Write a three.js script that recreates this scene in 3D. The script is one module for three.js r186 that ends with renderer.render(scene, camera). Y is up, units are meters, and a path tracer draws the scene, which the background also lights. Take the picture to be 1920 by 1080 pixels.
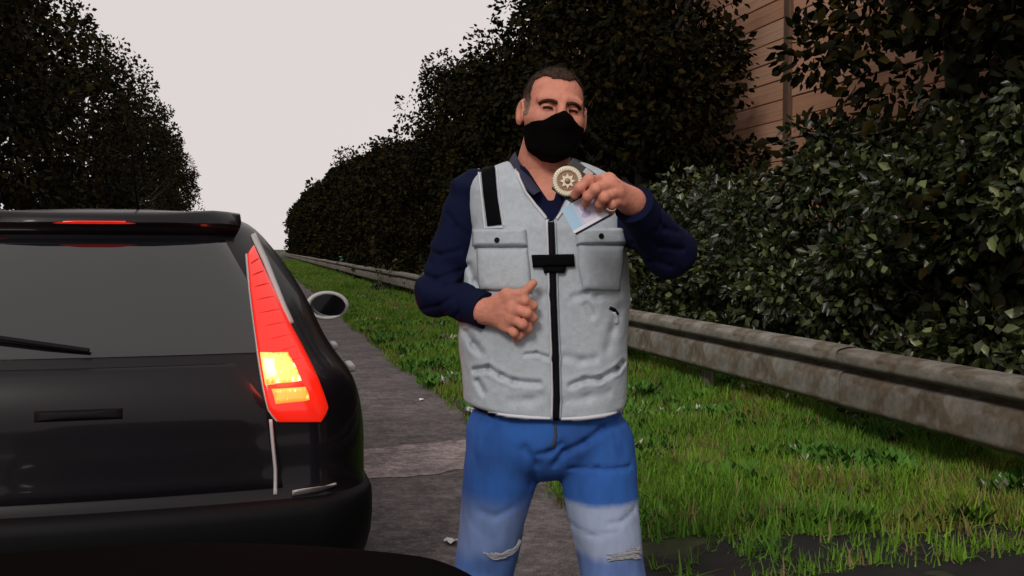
import * as THREE from 'three';
import { mergeGeometries } from 'three/addons/utils/BufferGeometryUtils.js';
import { RoundedBoxGeometry } from 'three/addons/geometries/RoundedBoxGeometry.js';
import { ImprovedNoise } from 'three/addons/math/ImprovedNoise.js';

// ---------------------------------------------------------------- camera, sky, sun, exposure
const F = 1850, CAM_H = 1.35, YAW = Math.atan(475 / F), PITCH = Math.atan(74 / F);   // photograph is 1920 x 1080
const SN = Math.sin(YAW), CS = Math.cos(YAW);
const scene = new THREE.Scene();
const camera = new THREE.PerspectiveCamera(2 * Math.atan(540 / F) * 180 / Math.PI, 1920 / 1080, 0.05, 3000);
camera.position.set(0, CAM_H, 0);
camera.rotation.order = 'YXZ';
camera.rotation.set(-PITCH, -YAW, 0);
const renderer = new THREE.WebGLRenderer({ antialias: true });
renderer.setSize(1024, 576);
renderer.toneMapping = THREE.LinearToneMapping;
renderer.toneMappingExposure = 1.0;
renderer.shadowMap.enabled = true;
const N0 = (u, v) => Math.sin(u * 6.2832 * 3 + 4 * Math.sin(v * 9)) * Math.cos(v * 14 + Math.sin(u * 12.566));
{ // overcast evening sky, pale pinkish grey
  const w = 64, h = 32, d = new Float32Array(w * h * 4);
  for (let j = 0; j < h; j++) for (let i = 0; i < w; i++) {
    const el = (j + .5) / h - .5, k = 1 + .05 * Math.abs(el) + .02 * N0(i / w, j / h), o = (j * w + i) * 4;
    d[o] = .735 * k; d[o + 1] = .675 * k; d[o + 2] = .66 * k; d[o + 3] = 1;
  }
  const t = new THREE.DataTexture(d, w, h, THREE.RGBAFormat, THREE.FloatType);
  t.mapping = THREE.EquirectangularReflectionMapping; t.magFilter = THREE.LinearFilter; t.needsUpdate = true;
  scene.background = t; scene.environment = t;
}
const sun = new THREE.DirectionalLight(new THREE.Color().setRGB(1, .95, .9), 1.4);
sun.position.set(-12, 14, 14); sun.target.position.set(0, 0, -4);
sun.castShadow = true; sun.shadow.radius = 26;
Object.assign(sun.shadow.camera, { left: -40, right: 40, top: 40, bottom: -40, near: 1, far: 160 });
sun.shadow.mapSize.set(2048, 2048);
scene.add(sun, sun.target);

// ---------------------------------------------------------------- helpers
function rng(s) { return () => { s |= 0; s = s + 0x6D2B79F5 | 0; let t = Math.imul(s ^ s >>> 15, 1 | s); t = t + Math.imul(t ^ t >>> 7, 61 | t) ^ t; return ((t ^ t >>> 14) >>> 0) / 4294967296; }; }
const IN = new ImprovedNoise();
const N3 = (x, y, z) => IN.noise(x + 100.3, y + 57.1, z + 31.7);
const clamp = (x, a = 0, b = 1) => Math.min(b, Math.max(a, x));
const mix = (a, b, t) => a + (b - a) * t;
const sstep = (a, b, x) => { const t = clamp((x - a) / (b - a)); return t * t * (3 - 2 * t); };
const V = (x, y, z) => new THREE.Vector3(x, y, z);
const rgb = (r, g, b) => new THREE.Color().setRGB(r, g, b);
const taken = {};
function numbered(n) { const k = taken[n] = (taken[n] ?? -1) + 1; return k ? n + '_' + String(k).padStart(3, '0') : n; }
function tag(o, label, category, group) { o.userData.label = label; o.userData.category = category; if (group) o.userData.group = group; return o; }
function thing(name, label, category, pos = [0, 0, 0], turn = 0, group) {
  const g = new THREE.Group(); g.name = numbered(name); g.position.set(...pos); g.rotation.y = turn; scene.add(g);
  return tag(g, label, category, group);
}
function part(name, geo, mat, parent) { const m = new THREE.Mesh(geo, mat); m.name = name; m.castShadow = m.receiveShadow = true; parent.add(m); return m; }
function structure(name, geo, mat) { const m = part(name, geo, mat, scene); m.userData.kind = 'structure'; return m; }
function camDir(px, py) { // world-independent camera-yaw frame: x right, y up, z towards the viewer
  const x = (px - 960) / F, y = (540 - py) / F, cp = Math.cos(PITCH), sp = Math.sin(PITCH);
  return [x, y * cp - sp, -y * sp - cp];
}
function toWorldDir(d) { return [d[0] * CS - d[2] * SN, d[1], d[0] * SN + d[2] * CS]; }
function groundAt(px, py, y = 0) { const d = toWorldDir(camDir(px, py)), t = (y - CAM_H) / d[1]; return V(d[0] * t, y, d[2] * t); }
function depthAt(px, py, depth) { const d = camDir(px, py), w = toWorldDir(d), t = depth / -d[2]; return V(w[0] * t, CAM_H + w[1] * t, w[2] * t); }
function lerpPath(P, t) { // polyline by index fraction
  const n = P.length - 1, k = Math.min(n - 1, Math.floor(t * n)), f = t * n - k;
  return P[k].map((a, i) => mix(a, P[k + 1][i], f));
}
function meshFrom(pos, idx, uv, col) {
  const g = new THREE.BufferGeometry();
  g.setAttribute('position', new THREE.Float32BufferAttribute(pos, 3));
  if (uv) g.setAttribute('uv', new THREE.Float32BufferAttribute(uv, 2));
  if (col) g.setAttribute('color', new THREE.Float32BufferAttribute(col, 3));
  g.setIndex(idx); g.computeVertexNormals(); return g;
}
// a raised panel over a surface: hit(a,b) -> {p,n}; rows run along the two side paths; thickness t, rounded at the rim
function panel(left, right, hit, t, n = 14, m = 10, rim = .18, sink = .002) {
  const pos = [], idx = [], uv = [];
  const W = m + 3, H = n + 3;
  for (let j = 0; j < H; j++) for (let i = 0; i < W; i++) {
    const jj = clamp((j - 1) / n), ii = clamp((i - 1) / m), edge = j === 0 || i === 0 || j === H - 1 || i === W - 1;
    const a = lerpPath(left, jj), b = lerpPath(right, jj), q = a.map((v, k) => mix(v, b[k], ii));
    const s = hit(q[0], q[1]);
    const e = Math.min(ii, 1 - ii, jj, 1 - jj), k = edge ? -sink : t * (.55 + .45 * Math.sqrt(clamp(e / rim)));
    const p = s.p.clone().addScaledVector(s.n, k);
    pos.push(p.x, p.y, p.z); uv.push(p.x, p.y);
  }
  for (let j = 0; j < H - 1; j++) for (let i = 0; i < W - 1; i++) { const a = j * W + i; idx.push(a, a + W, a + 1, a + 1, a + W, a + W + 1); }
  return meshFrom(pos, idx, uv);
}
function ribbon(path, w, hit, t, n = 30, m = 4, sink = .002) {
  const L = [], R = [];
  for (let i = 0; i <= n; i++) {
    const a = lerpPath(path, i / n), b = lerpPath(path, Math.min(1, i / n + .01)), c = lerpPath(path, Math.max(0, i / n - .01));
    const dx = b[0] - c[0], dy = b[1] - c[1], l = Math.hypot(dx, dy) || 1;
    L.push([a[0] + dy / l * w / 2, a[1] - dx / l * w / 2]); R.push([a[0] - dy / l * w / 2, a[1] + dx / l * w / 2]);
  }
  return panel(L, R, hit, t, n, m, .5, sink);
}
function tube(points, r, seg = 40, rad = 8) { return new THREE.TubeGeometry(new THREE.CatmullRomCurve3(points), seg, r, rad); }
function box(w, h, d, x, y, z, r = .01) { const g = new RoundedBoxGeometry(w, h, d, 2, Math.min(r, w / 2.1, h / 2.1, d / 2.1)); g.translate(x, y, z); return g; }
function tileNoise(size, fn, srgb) {
  const d = new Uint8Array(size * size * 4);
  for (let j = 0; j < size; j++) for (let i = 0; i < size; i++) { const c = fn(i / size, j / size, i, j), o = (j * size + i) * 4; for (let k = 0; k < 3; k++) d[o + k] = clamp(c[k]) * 255; d[o + 3] = 255; }
  const t = new THREE.DataTexture(d, size, size); t.wrapS = t.wrapT = THREE.RepeatWrapping; t.magFilter = THREE.LinearFilter; t.minFilter = THREE.LinearMipmapLinearFilter; t.generateMipmaps = true;
  if (srgb) t.colorSpace = THREE.SRGBColorSpace; t.needsUpdate = true; return t;
}
const hash2 = (i, j, s) => { let h = Math.imul(i, 374761393) + Math.imul(j, 668265263) + Math.imul(Math.round(s * 10), 1274126177) | 0; h = Math.imul(h ^ h >>> 13, 1274126177); return ((h ^ h >>> 16) >>> 0) / 4294967296; };
function pv(u, v, f, s) { // tiling value noise
  const x = u * f, y = v * f, i = Math.floor(x), j = Math.floor(y), a = x - i, b = y - j, A = a * a * (3 - 2 * a), B = b * b * (3 - 2 * b), h = (p, q) => hash2(((p % f) + f) % f, ((q % f) + f) % f, s);
  return mix(mix(h(i, j), h(i + 1, j), A), mix(h(i, j + 1), h(i + 1, j + 1), A), B) * 2 - 1;
}
const pn = (u, v, f, s = 0) => (pv(u, v, f, s) + .5 * pv(u, v, f * 2, s + 3) + .25 * pv(u, v, f * 4, s + 9)) * .6;

// ---------------------------------------------------------------- distance-field modelling
const sMin = (a, b, k) => { const h = Math.max(k - Math.abs(a - b), 0) / k; return Math.min(a, b) - h * h * k * .25; };
const sMax = (a, b, k) => -sMin(-a, -b, k);
const len3 = (x, y, z) => Math.sqrt(x * x + y * y + z * z);
function ell(p, c, r) { const x = (p[0] - c[0]) / r[0], y = (p[1] - c[1]) / r[1], z = (p[2] - c[2]) / r[2]; const k0 = len3(x, y, z), k1 = len3(x / r[0], y / r[1], z / r[2]); return k1 > 1e-9 ? k0 * (k0 - 1) / k1 : -Math.min(...r); }
function cap(p, a, b, ra, rb) {
  const bx = b[0] - a[0], by = b[1] - a[1], bz = b[2] - a[2], px = p[0] - a[0], py = p[1] - a[1], pz = p[2] - a[2];
  const h = clamp((px * bx + py * by + pz * bz) / (bx * bx + by * by + bz * bz + 1e-12));
  return len3(px - bx * h, py - by * h, pz - bz * h) - mix(ra, rb, h);
}
function nets(sdf, lo, hi, c, color) { // naive surface nets
  const n = [0, 1, 2].map(k => Math.ceil((hi[k] - lo[k]) / c) + 1), [nx, ny, nz] = n;
  const val = new Float32Array(nx * ny * nz), p = [0, 0, 0];
  for (let k = 0, o = 0; k < nz; k++) for (let j = 0; j < ny; j++) for (let i = 0; i < nx; i++, o++) { p[0] = lo[0] + i * c; p[1] = lo[1] + j * c; p[2] = lo[2] + k * c; val[o] = sdf(p); }
  const vid = new Int32Array(nx * ny * nz).fill(-1), pos = [], nor = [], idx = [], uv = [], col = [];
  const off = [0, 1, nx, nx + 1, nx * ny, nx * ny + 1, nx * ny + nx, nx * ny + nx + 1], E = [[0, 1], [0, 2], [0, 4], [1, 3], [1, 5], [2, 3], [2, 6], [3, 7], [4, 5], [4, 6], [5, 7], [6, 7]];
  for (let k = 0; k < nz - 1; k++) for (let j = 0; j < ny - 1; j++) for (let i = 0; i < nx - 1; i++) {
    const o = (k * ny + j) * nx + i; let m = 0;
    for (let q = 0; q < 8; q++) if (val[o + off[q]] < 0) m |= 1 << q;
    if (m === 0 || m === 255) continue;
    let sx = 0, sy = 0, sz = 0, cnt = 0;
    for (const [a, b] of E) { const A = m >> a & 1, B = m >> b & 1; if (A === B) continue; const va = val[o + off[a]], vb = val[o + off[b]], t = va / (va - vb); sx += mix(a & 1, b & 1, t); sy += mix(a >> 1 & 1, b >> 1 & 1, t); sz += mix(a >> 2, b >> 2, t); cnt++; }
    vid[o] = pos.length / 3;
    const q = [lo[0] + (i + sx / cnt) * c, lo[1] + (j + sy / cnt) * c, lo[2] + (k + sz / cnt) * c]; pos.push(...q); uv.push(q[0] + q[2] * .6, q[1]);
    const e = c * .6, g = [sdf([q[0] + e, q[1], q[2]]) - sdf([q[0] - e, q[1], q[2]]), sdf([q[0], q[1] + e, q[2]]) - sdf([q[0], q[1] - e, q[2]]), sdf([q[0], q[1], q[2] + e]) - sdf([q[0], q[1], q[2] - e])], l = len3(...g) || 1;
    nor.push(g[0] / l, g[1] / l, g[2] / l);
    if (color) col.push(...color(q, g.map(v => v / l)));
  }
  const quad = (a, b, c2, d, flip) => { if (a < 0 || b < 0 || c2 < 0 || d < 0) return; flip ? idx.push(a, c2, b, a, d, c2) : idx.push(a, b, c2, a, c2, d); };
  for (let k = 1; k < nz - 1; k++) for (let j = 1; j < ny - 1; j++) for (let i = 1; i < nx - 1; i++) {
    const o = (k * ny + j) * nx + i, s = val[o] < 0;
    if (s !== val[o + 1] < 0) quad(vid[o - nx - nx * ny], vid[o - nx * ny], vid[o], vid[o - nx], !s);
    if (s !== val[o + nx] < 0) quad(vid[o - 1 - nx * ny], vid[o - nx * ny], vid[o], vid[o - 1], s);
    if (s !== val[o + nx * ny] < 0) quad(vid[o - 1 - nx], vid[o - nx], vid[o], vid[o - 1], !s);
  }
  const g = new THREE.BufferGeometry();
  g.setAttribute('position', new THREE.Float32BufferAttribute(pos, 3)); g.setAttribute('normal', new THREE.Float32BufferAttribute(nor, 3)); g.setAttribute('uv', new THREE.Float32BufferAttribute(uv, 2));
  if (color) g.setAttribute('color', new THREE.Float32BufferAttribute(col, 3));
  g.setIndex(idx); return g;
}

// ---------------------------------------------------------------- materials
const weave = tileNoise(128, (u, v, i, j) => { const a = .5 + .25 * Math.sin(i * Math.PI / 2) * Math.sin(j * Math.PI / 2) + .3 * pn(u, v, 20, 3); return [a, a, a]; });
const weaveFine = weave.clone(); weaveFine.repeat.set(14, 14); weaveFine.needsUpdate = true;
const twill = tileNoise(128, (u, v, i, j) => { const a = .5 + .3 * Math.sin((i + j) * Math.PI / 4) + .4 * pn(u, v, 16, 8); return [a, a, a]; });
twill.repeat.set(26, 26);
const asphaltTex = tileNoise(512, (u, v, i, j) => { const r = Math.sin(i * 127.1 + j * 311.7) * 43758.5453, h = r - Math.floor(r); const a = .62 + .10 * pn(u, v, 5, 1) + .12 * pn(u, v, 17, 2) + .16 * pn(u, v, 60, 4) + (h - .5) * .22 + (h > .985 ? .3 : 0) - (h < .03 ? .25 : 0); return [a * .98, a * .93, a * .95]; });
const asphaltBump = tileNoise(512, (u, v, i, j) => { const r = Math.sin(i * 12.9898 + j * 78.233) * 43758.5453, h = r - Math.floor(r); const a = .5 + .3 * (h - .5) + .35 * pn(u, v, 70, 6); return [a, a, a]; });
const skinTex = tileNoise(256, (u, v) => { const a = .9 + .1 * pn(u, v, 6, 1) + .1 * pn(u, v, 30, 5); return [a, a * .985, a * .97]; });
skinTex.repeat.set(5, 5);
const std = (c, rough, o = {}) => new THREE.MeshStandardMaterial({ color: c, roughness: rough, ...o });
const clothTex = tileNoise(256, (u, v) => { const a = .93 + .09 * pn(u, v, 4, 2) + .10 * pn(u, v, 26, 6) + .05 * pv(u, v, 128, 3); return [a, a, a]; });
clothTex.repeat.set(4, 4);
const M = {
  skin: new THREE.MeshPhysicalMaterial({ color: rgb(.70, .285, .20), roughness: .55, map: skinTex, specularIntensity: .5 }),
  vest: std(rgb(.475, .525, .57), .85, { map: clothTex, bumpMap: weaveFine, bumpScale: .0006 }),
  vestPocket: std(rgb(.475, .522, .56), .85, { map: clothTex, bumpMap: weaveFine, bumpScale: .0006 }),
  piping: std(rgb(.62, .62, .66), .7),
  blackCloth: new THREE.MeshPhysicalMaterial({ color: rgb(.003, .003, .004), roughness: .9, specularIntensity: .15 }),
  zip: new THREE.MeshPhysicalMaterial({ color: rgb(.004, .004, .006), roughness: .7, specularIntensity: .2 }),
  shirt: new THREE.MeshPhysicalMaterial({ color: rgb(.0045, .007, .03), roughness: .9, specularIntensity: .25, bumpMap: weaveFine, bumpScale: .0005 }),
  collar: std(rgb(.03, .028, .06), .9, { bumpMap: weaveFine, bumpScale: .0005 }),
  undershirt: std(rgb(.16, .17, .19), .9),
  mask: new THREE.MeshPhysicalMaterial({ color: rgb(.003, .002, .002), roughness: .95, specularIntensity: .1, bumpMap: weaveFine, bumpScale: .0004 }),
  jeans: std(rgb(1, 1, 1), .9, { vertexColors: true, bumpMap: twill, bumpScale: .0004 }),
  hair: new THREE.MeshPhysicalMaterial({ color: rgb(1, 1, 1), roughness: .9, specularIntensity: .12, vertexColors: true }),
  brow: new THREE.MeshPhysicalMaterial({ color: rgb(.055, .024, .014), roughness: .95, specularIntensity: .05 }),
  eye: new THREE.MeshPhysicalMaterial({ color: rgb(.035, .014, .01), roughness: .5, specularIntensity: .15 }),
  silver: std(rgb(.74, .67, .52), .5, { metalness: .5 }),
  bronze: std(rgb(.30, .18, .11), .5, { metalness: .5 }),
  gold: std(rgb(.9, .8, .66), .3, { metalness: 1 }),
  leather: std(rgb(.035, .035, .038), .6),
  paint: new THREE.MeshPhysicalMaterial({ color: rgb(.005, .004, .006), roughness: .4, specularIntensity: .3, clearcoat: .3, clearcoatRoughness: .06 }),
  plastic: new THREE.MeshPhysicalMaterial({ color: rgb(.004, .004, .005), roughness: .6, specularIntensity: .25 }),
  tyre: std(rgb(.012, .012, .012), .9),
  rim: std(rgb(.35, .35, .36), .4, { metalness: 1 }),
  glass: new THREE.MeshPhysicalMaterial({ color: rgb(.006, .007, .009), roughness: .06, clearcoat: 1, clearcoatRoughness: .03 }),
  trim: std(rgb(.46, .44, .43), .4),  // pale grey trim, also colours the painted highlights on the car
  mirror: std(rgb(.4, .42, .44), .05, { metalness: 1 }),
  redLens: new THREE.MeshPhysicalMaterial({ color: rgb(.45, .01, .006), roughness: .2, emissive: rgb(1, .018, .004), emissiveIntensity: .62, clearcoat: .6 }),
  redLens2: new THREE.MeshPhysicalMaterial({ color: rgb(.35, .008, .005), roughness: .25, emissive: rgb(1, .012, .003), emissiveIntensity: .4, clearcoat: .6 }),
  brakeLens: new THREE.MeshPhysicalMaterial({ color: rgb(.8, .5, .2), roughness: .25, emissive: rgb(1, .58, .10), emissiveIntensity: 1.0 }),
  hotLens: new THREE.MeshPhysicalMaterial({ color: rgb(.8, .7, .5), roughness: .25, emissive: rgb(1, .82, .48), emissiveIntensity: 1.15 }),
  amberLens: new THREE.MeshPhysicalMaterial({ color: rgb(.8, .4, .1), roughness: .25, emissive: rgb(1, .34, .04), emissiveIntensity: .9 }),
  zinc: null, wood: null,
};

// ================================================================ THE SETTING
// ---- ground
{
  const g = new THREE.PlaneGeometry(2400, 2400, 2, 2); g.rotateX(-Math.PI / 2);
  structure('ground', g, std(rgb(.035, .045, .018), 1));
}
const EDGE = z => 1.6 + .07 * N3(0, 0, z * .9) + .05 * N3(3, 0, z * 3.1);
function strip(x0, x1, y, z0, z1, nx, nz, lift = () => 0) {
  const pos = [], idx = [], uv = [];
  for (let j = 0; j <= nz; j++) for (let i = 0; i <= nx; i++) {
    const t = j / nz, z = z0 + (z1 - z0) * t * t, a = typeof x0 === 'function' ? x0(z) : x0, b = typeof x1 === 'function' ? x1(z) : x1, x = mix(a, b, i / nx);
    pos.push(x, y + lift(x, z), z); uv.push(x, z);
  }
  for (let j = 0; j < nz; j++) for (let i = 0; i < nx; i++) { const a = j * (nx + 1) + i; idx.push(a, a + 1, a + nx + 1, a + 1, a + nx + 2, a + nx + 1); }
  return meshFrom(pos, idx, uv);
}
const aMap = asphaltTex.clone(); aMap.repeat.set(.55, .55); aMap.colorSpace = THREE.SRGBColorSpace; aMap.needsUpdate = true;
const aBump = asphaltBump.clone(); aBump.repeat.set(1.4, 1.4); aBump.needsUpdate = true;
const asphalt = std(rgb(.36, .342, .325), .92, { map: aMap, bumpMap: aBump, bumpScale: .006 });
structure('road', strip(-8.6, EDGE, .004, 14, -900, 4, 500), asphalt);
// lighter repaired seam across the shoulder, worn edge line, lane markings
{
  const pos = [], idx = [], uv = [], n = 40;
  for (let j = 0; j <= 6; j++) for (let i = 0; i <= n; i++) {
    const x = mix(-1.2, 1.42, i / n), e = j / 6, z = mix(-5.72 + .16 * N3(x * 2.1, 1, 0) + .05 * N3(x * 8, 4, 0), -6.55 + .2 * N3(x * 1.7, 7, 0) + .05 * N3(x * 9, 9, 0), e) - .1 * x;
    pos.push(x, .008, z); uv.push(x, z);
  }
  for (let j = 0; j < 6; j++) for (let i = 0; i < n; i++) { const a = j * (n + 1) + i; idx.push(a, a + 1, a + n + 1, a + 1, a + n + 2, a + n + 1); }
  structure('road_repair', meshFrom(pos, idx, uv), std(rgb(.84, .77, .73), .95, { map: aMap, bumpMap: aBump, bumpScale: .006 }));
  const paintMat = std(rgb(.6, .6, .58), .8, { map: aMap });
  structure('road_edge_line', strip(-2.0, -1.85, .008, 14, -600, 1, 200), paintMat);
  const dashes = []; for (let k = 0; k < 24; k++) { const g = new THREE.PlaneGeometry(.15, 6); g.rotateX(-Math.PI / 2); g.translate(-5.4, .008, 6 - k * 18); dashes.push(g); }
  structure('lane_marking', mergeGeometries(dashes), paintMat);
}
// ---- verge
const vergeLift = (x, z) => .05 * sstep(1.6, 2.1, x) + .16 * sstep(2.3, 5, x) + .04 * N3(x * 1.4, 2, z * 1.1) * sstep(1.6, 2, x);
const soilTex = tileNoise(256, (u, v) => { const a = .6 + .35 * pn(u, v, 8, 2) + .3 * pn(u, v, 30, 7); return [a, a * .98, a * .9]; });
soilTex.repeat.set(.6, .6);
structure('verge', strip(EDGE, 12, .012, 8, -600, 40, 320, vergeLift), std(rgb(.04, .05, .016), 1, { map: soilTex }));
structure('dark_ground', strip(z => 1.52 + .12 * N3(z * 3, 5, 5), z => 3.3 + .2 * N3(z * 2, 1, 5), .016, -1.9, -3.95, 40, 30, (x, z) => (x > 1.55 ? vergeLift(x, z) : 0) + .01 * N3(x * 5, z * 5, 3)), std(rgb(.012, .010, .009), 1, { map: soilTex }));  // near-black patch of ground at the near end of the verge
structure('verge_far_side', strip(-30, -8.6, .012, 14, -600, 6, 80), std(rgb(.035, .045, .016), 1, { map: soilTex }));

// grass: uncountable blades
{
  const blade = (h, w, lean, a) => { const p = [], id = []; for (let k = 0; k < 3; k++) { const t = k / 2, ww = w * (1 - t * .9), bx = lean * t * t; for (const s of [-1, 1]) p.push(Math.cos(a) * bx + Math.sin(a) * ww * s, h * t * (1 - .25 * t * Math.abs(lean) / h), Math.sin(a) * bx - Math.cos(a) * ww * s); } id.push(0, 1, 2, 1, 3, 2, 2, 3, 4, 3, 5, 4); return meshFrom(p, id); };
  const R = rng(5), tuft = (n, s) => mergeGeometries(Array.from({ length: n }, () => { const g = blade((.025 + R() * .06) * s, (.0024 + R() * .0042) * s, (R() - .3) * .15 * s, R() * 6.28); g.translate((R() - .5) * .07 * s, 0, (R() - .5) * .07 * s); return g; }));
  const mat = new THREE.MeshPhysicalMaterial({ color: rgb(1, 1, 1), roughness: .75, specularIntensity: .35 });
  const mk = (count, geo, zfn, s0, s1, seed) => {
    const q = rng(seed), im = new THREE.InstancedMesh(geo, mat, count), m = new THREE.Matrix4(), e = new THREE.Euler(), c = new THREE.Color();
    for (let i = 0; i < count; i++) {
      let x, z, ok = 0;
      do { z = zfn(q()); x = EDGE(z) - .06 + Math.pow(q(), .9) * (5.6 - 1.6); ok = !(x * SN - z * CS < 4.42 + .1 * N3(x * 4, 8, z * 4) && x < 3.3 && q() < .97); if (x < EDGE(z) + .3 && q() < .55 + .4 * N3(x * 4, 0, z * 4)) ok = 0; } while (!ok);
      const s = mix(s0, s1, q()) * (.45 + 1.0 * (N3(x * 2.3, 9, z * 2.3) * .7 + N3(x * .7, 2, z * .7) * .5 + .55)); e.set((q() - .5) * .5, q() * 6.28, (q() - .5) * .5);
      m.makeRotationFromEuler(e).scale(V(s, s * (.8 + q() * .6), s)).setPosition(x, .008 + vergeLift(x, z), z); im.setMatrixAt(i, m);
      const n = N3(x * .8, 4, z * .8) + .6 * N3(x * 3, 4, z * 3), d = .75 + .5 * q();
      if (n > .28 && q() < .6) c.setRGB(.20 * d, .19 * d, .045 * d); else c.setRGB((.09 + .07 * (n + .4)) * d, (.235 + .09 * n) * d, .02 * d);
      if (q() < .1) c.setRGB(.22 * d, .17 * d, .08 * d); im.setColorAt(i, c);
    }
    im.name = numbered('grass'); im.castShadow = im.receiveShadow = true; im.userData = { kind: 'stuff', label: seed < 12 ? 'green grass on the verge between asphalt and guardrail' : 'distant grass running along the guardrail', category: 'grass' }; scene.add(im);
  };
  { const wg = []; for (let k = 0; k < 9; k++) { const g = leafGeo(.07 + R() * .05, .035 + R() * .02); g.rotateX(.7 + R() * .5); g.rotateY(k * .7 + R()); wg.push(g); }
    const q = rng(64), geo = mergeGeometries(wg), n = 5200, im = new THREE.InstancedMesh(geo, mat, n), m = new THREE.Matrix4(), c = new THREE.Color();
    for (let i = 0; i < n; i++) { let x, z; do { z = -3.6 - q() ** 1.7 * 24; x = EDGE(z) + q() * 2.6; } while (N3(x * 1.6, 3, z * 1.6) < .02 || x * SN - z * CS < 4.45); const s = .6 + q() * .9; m.makeRotationY(q() * 6.28).scale(V(s, s, s)).setPosition(x, .02 + vergeLift(x, z), z); im.setMatrixAt(i, m); const d = .6 + q() * .8; c.setRGB(.06 * d, .15 * d, .02 * d); if (q() < .03) c.setRGB(.5, .48, .4); im.setColorAt(i, c); }
    im.name = 'weeds'; im.castShadow = im.receiveShadow = true; im.userData = { kind: 'stuff', label: 'low broad leaved weeds scattered in the green verge', category: 'weeds' }; scene.add(im); }
  mk(80000, tuft(9, .95), t => -3.4 - t * t * 19, .8, 1.5, 11);
  mk(30000, tuft(7, 1.3), t => -16 - Math.pow(t, 1.5) * 90, .9, 1.5, 12);
}

// ---------------------------------------------------------------- vegetation
function leafGeo(l, w) { // folded, slightly curled leaf
  const p = [0, 0, 0, w * .5, l * .4, .12 * w, -w * .5, l * .4, .12 * w, 0, l * .45, -.1 * w, w * .3, l * .75, .05 * w, -w * .3, l * .75, .05 * w, 0, l, -.18 * w];
  return meshFrom(p, [0, 1, 3, 0, 3, 2, 1, 4, 3, 2, 3, 5, 3, 4, 6, 3, 6, 5]);
}
const leafMat = new THREE.MeshPhysicalMaterial({ color: rgb(1, 1, 1), roughness: .65, specularIntensity: .08 });
const glossLeaf = new THREE.MeshPhysicalMaterial({ color: rgb(1, 1, 1), roughness: .34, specularIntensity: .9 });
const bark = std(rgb(.03, .024, .018), .95, { bumpMap: soilTex, bumpScale: .02 });
function crown(parent, { count, clumps, rx, ry, rz, cy, cr, leaf, mat, palette, seed, taper = 0, name = 'crown' }) {
  const q = rng(seed), im = new THREE.InstancedMesh(leaf, mat, count), m = new THREE.Matrix4(), qu = new THREE.Quaternion(), c = new THREE.Color(), C = [];
  for (let k = 0; k < clumps; k++) {
    let x, y, z, r; do { x = q() * 2 - 1; y = q() * 2 - 1; z = q() * 2 - 1; r = x * x + z * z; } while (r > 1 || (y > 0 && r + y * y > 1.12) || r + y * y * .2 < .18);
    const tp = 1 - taper * (y + 1) / 2;
    C.push([x * rx * tp, cy + y * ry, z * rz * tp, cr * (.6 + q() * .8), q()]);
  }
  const up = V(0, 1, 0), d = V(0, 0, 0);
  for (let i = 0; i < count; i++) {
    const k = C[i % clumps]; do d.set(q() * 2 - 1, q() * 2 - 1, q() * 2 - 1); while (d.lengthSq() > 1 || d.lengthSq() < .05);
    const rr = .55 + .5 * q(); d.normalize();
    const x = k[0] + d.x * k[3] * rr, y = Math.max(.1, k[1] + d.y * k[3] * rr * .8), z = k[2] + d.z * k[3] * rr;
    d.x += (q() - .5) * 1.5; d.y += (q() - .75) * 1.5; d.z += (q() - .5) * 1.5; d.normalize();
    qu.setFromUnitVectors(up, d); const s = .65 + q() * .7;
    m.compose(V(x, y, z), qu.multiply(new THREE.Quaternion().setFromAxisAngle(up, q() * 6.28)), V(s, s, s)); im.setMatrixAt(i, m);
    const pc = palette[Math.floor((q() * .65 + k[4] * .35) * palette.length) % palette.length], b = .7 + .6 * q(); c.setRGB(pc[0] * b, pc[1] * b, pc[2] * b); im.setColorAt(i, c);
  }
  im.name = name; im.userData.kind = 'stuff'; im.castShadow = im.receiveShadow = true; parent.add(im); return im;
}
function trunkGeo(h, r, seed, limbs = 6, spread = 1) {
  const q = rng(seed), gs = [], taperTube = (pts, r0, r1) => { const g = new THREE.TubeGeometry(new THREE.CatmullRomCurve3(pts), 12, 1, 8), p = g.attributes.position, cv = new THREE.CatmullRomCurve3(pts); for (let i = 0; i < p.count; i++) { const t = Math.floor(i / 9) / 12, ce = cv.getPointAt(t), rr = mix(r0, r1, t); p.setXYZ(i, ce.x + (p.getX(i) - ce.x) * rr, ce.y + (p.getY(i) - ce.y) * rr, ce.z + (p.getZ(i) - ce.z) * rr); } g.computeVertexNormals(); return g; };
  gs.push(taperTube([V(0, -.1, 0), V(.05, h * .3, .03), V(-.06, h * .65, 0), V(.03, h, .05)], r, r * .25));
  for (let k = 0; k < limbs; k++) { const y = h * (.25 + .6 * k / limbs), a = q() * 6.28, l = spread * (.7 + q() * .6); gs.push(taperTube([V(0, y, 0), V(Math.cos(a) * l * .5, y + l * .35, Math.sin(a) * l * .5), V(Math.cos(a) * l, y + l * .9, Math.sin(a) * l)], r * .4, r * .1)); }
  return mergeGeometries(gs);
}
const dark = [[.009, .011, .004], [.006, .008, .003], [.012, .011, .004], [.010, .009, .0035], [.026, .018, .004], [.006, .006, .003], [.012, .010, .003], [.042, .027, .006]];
const leafN = leafGeo(.11, .07), leafM = leafGeo(.17, .11), leafF = leafGeo(.3, .2);
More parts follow.
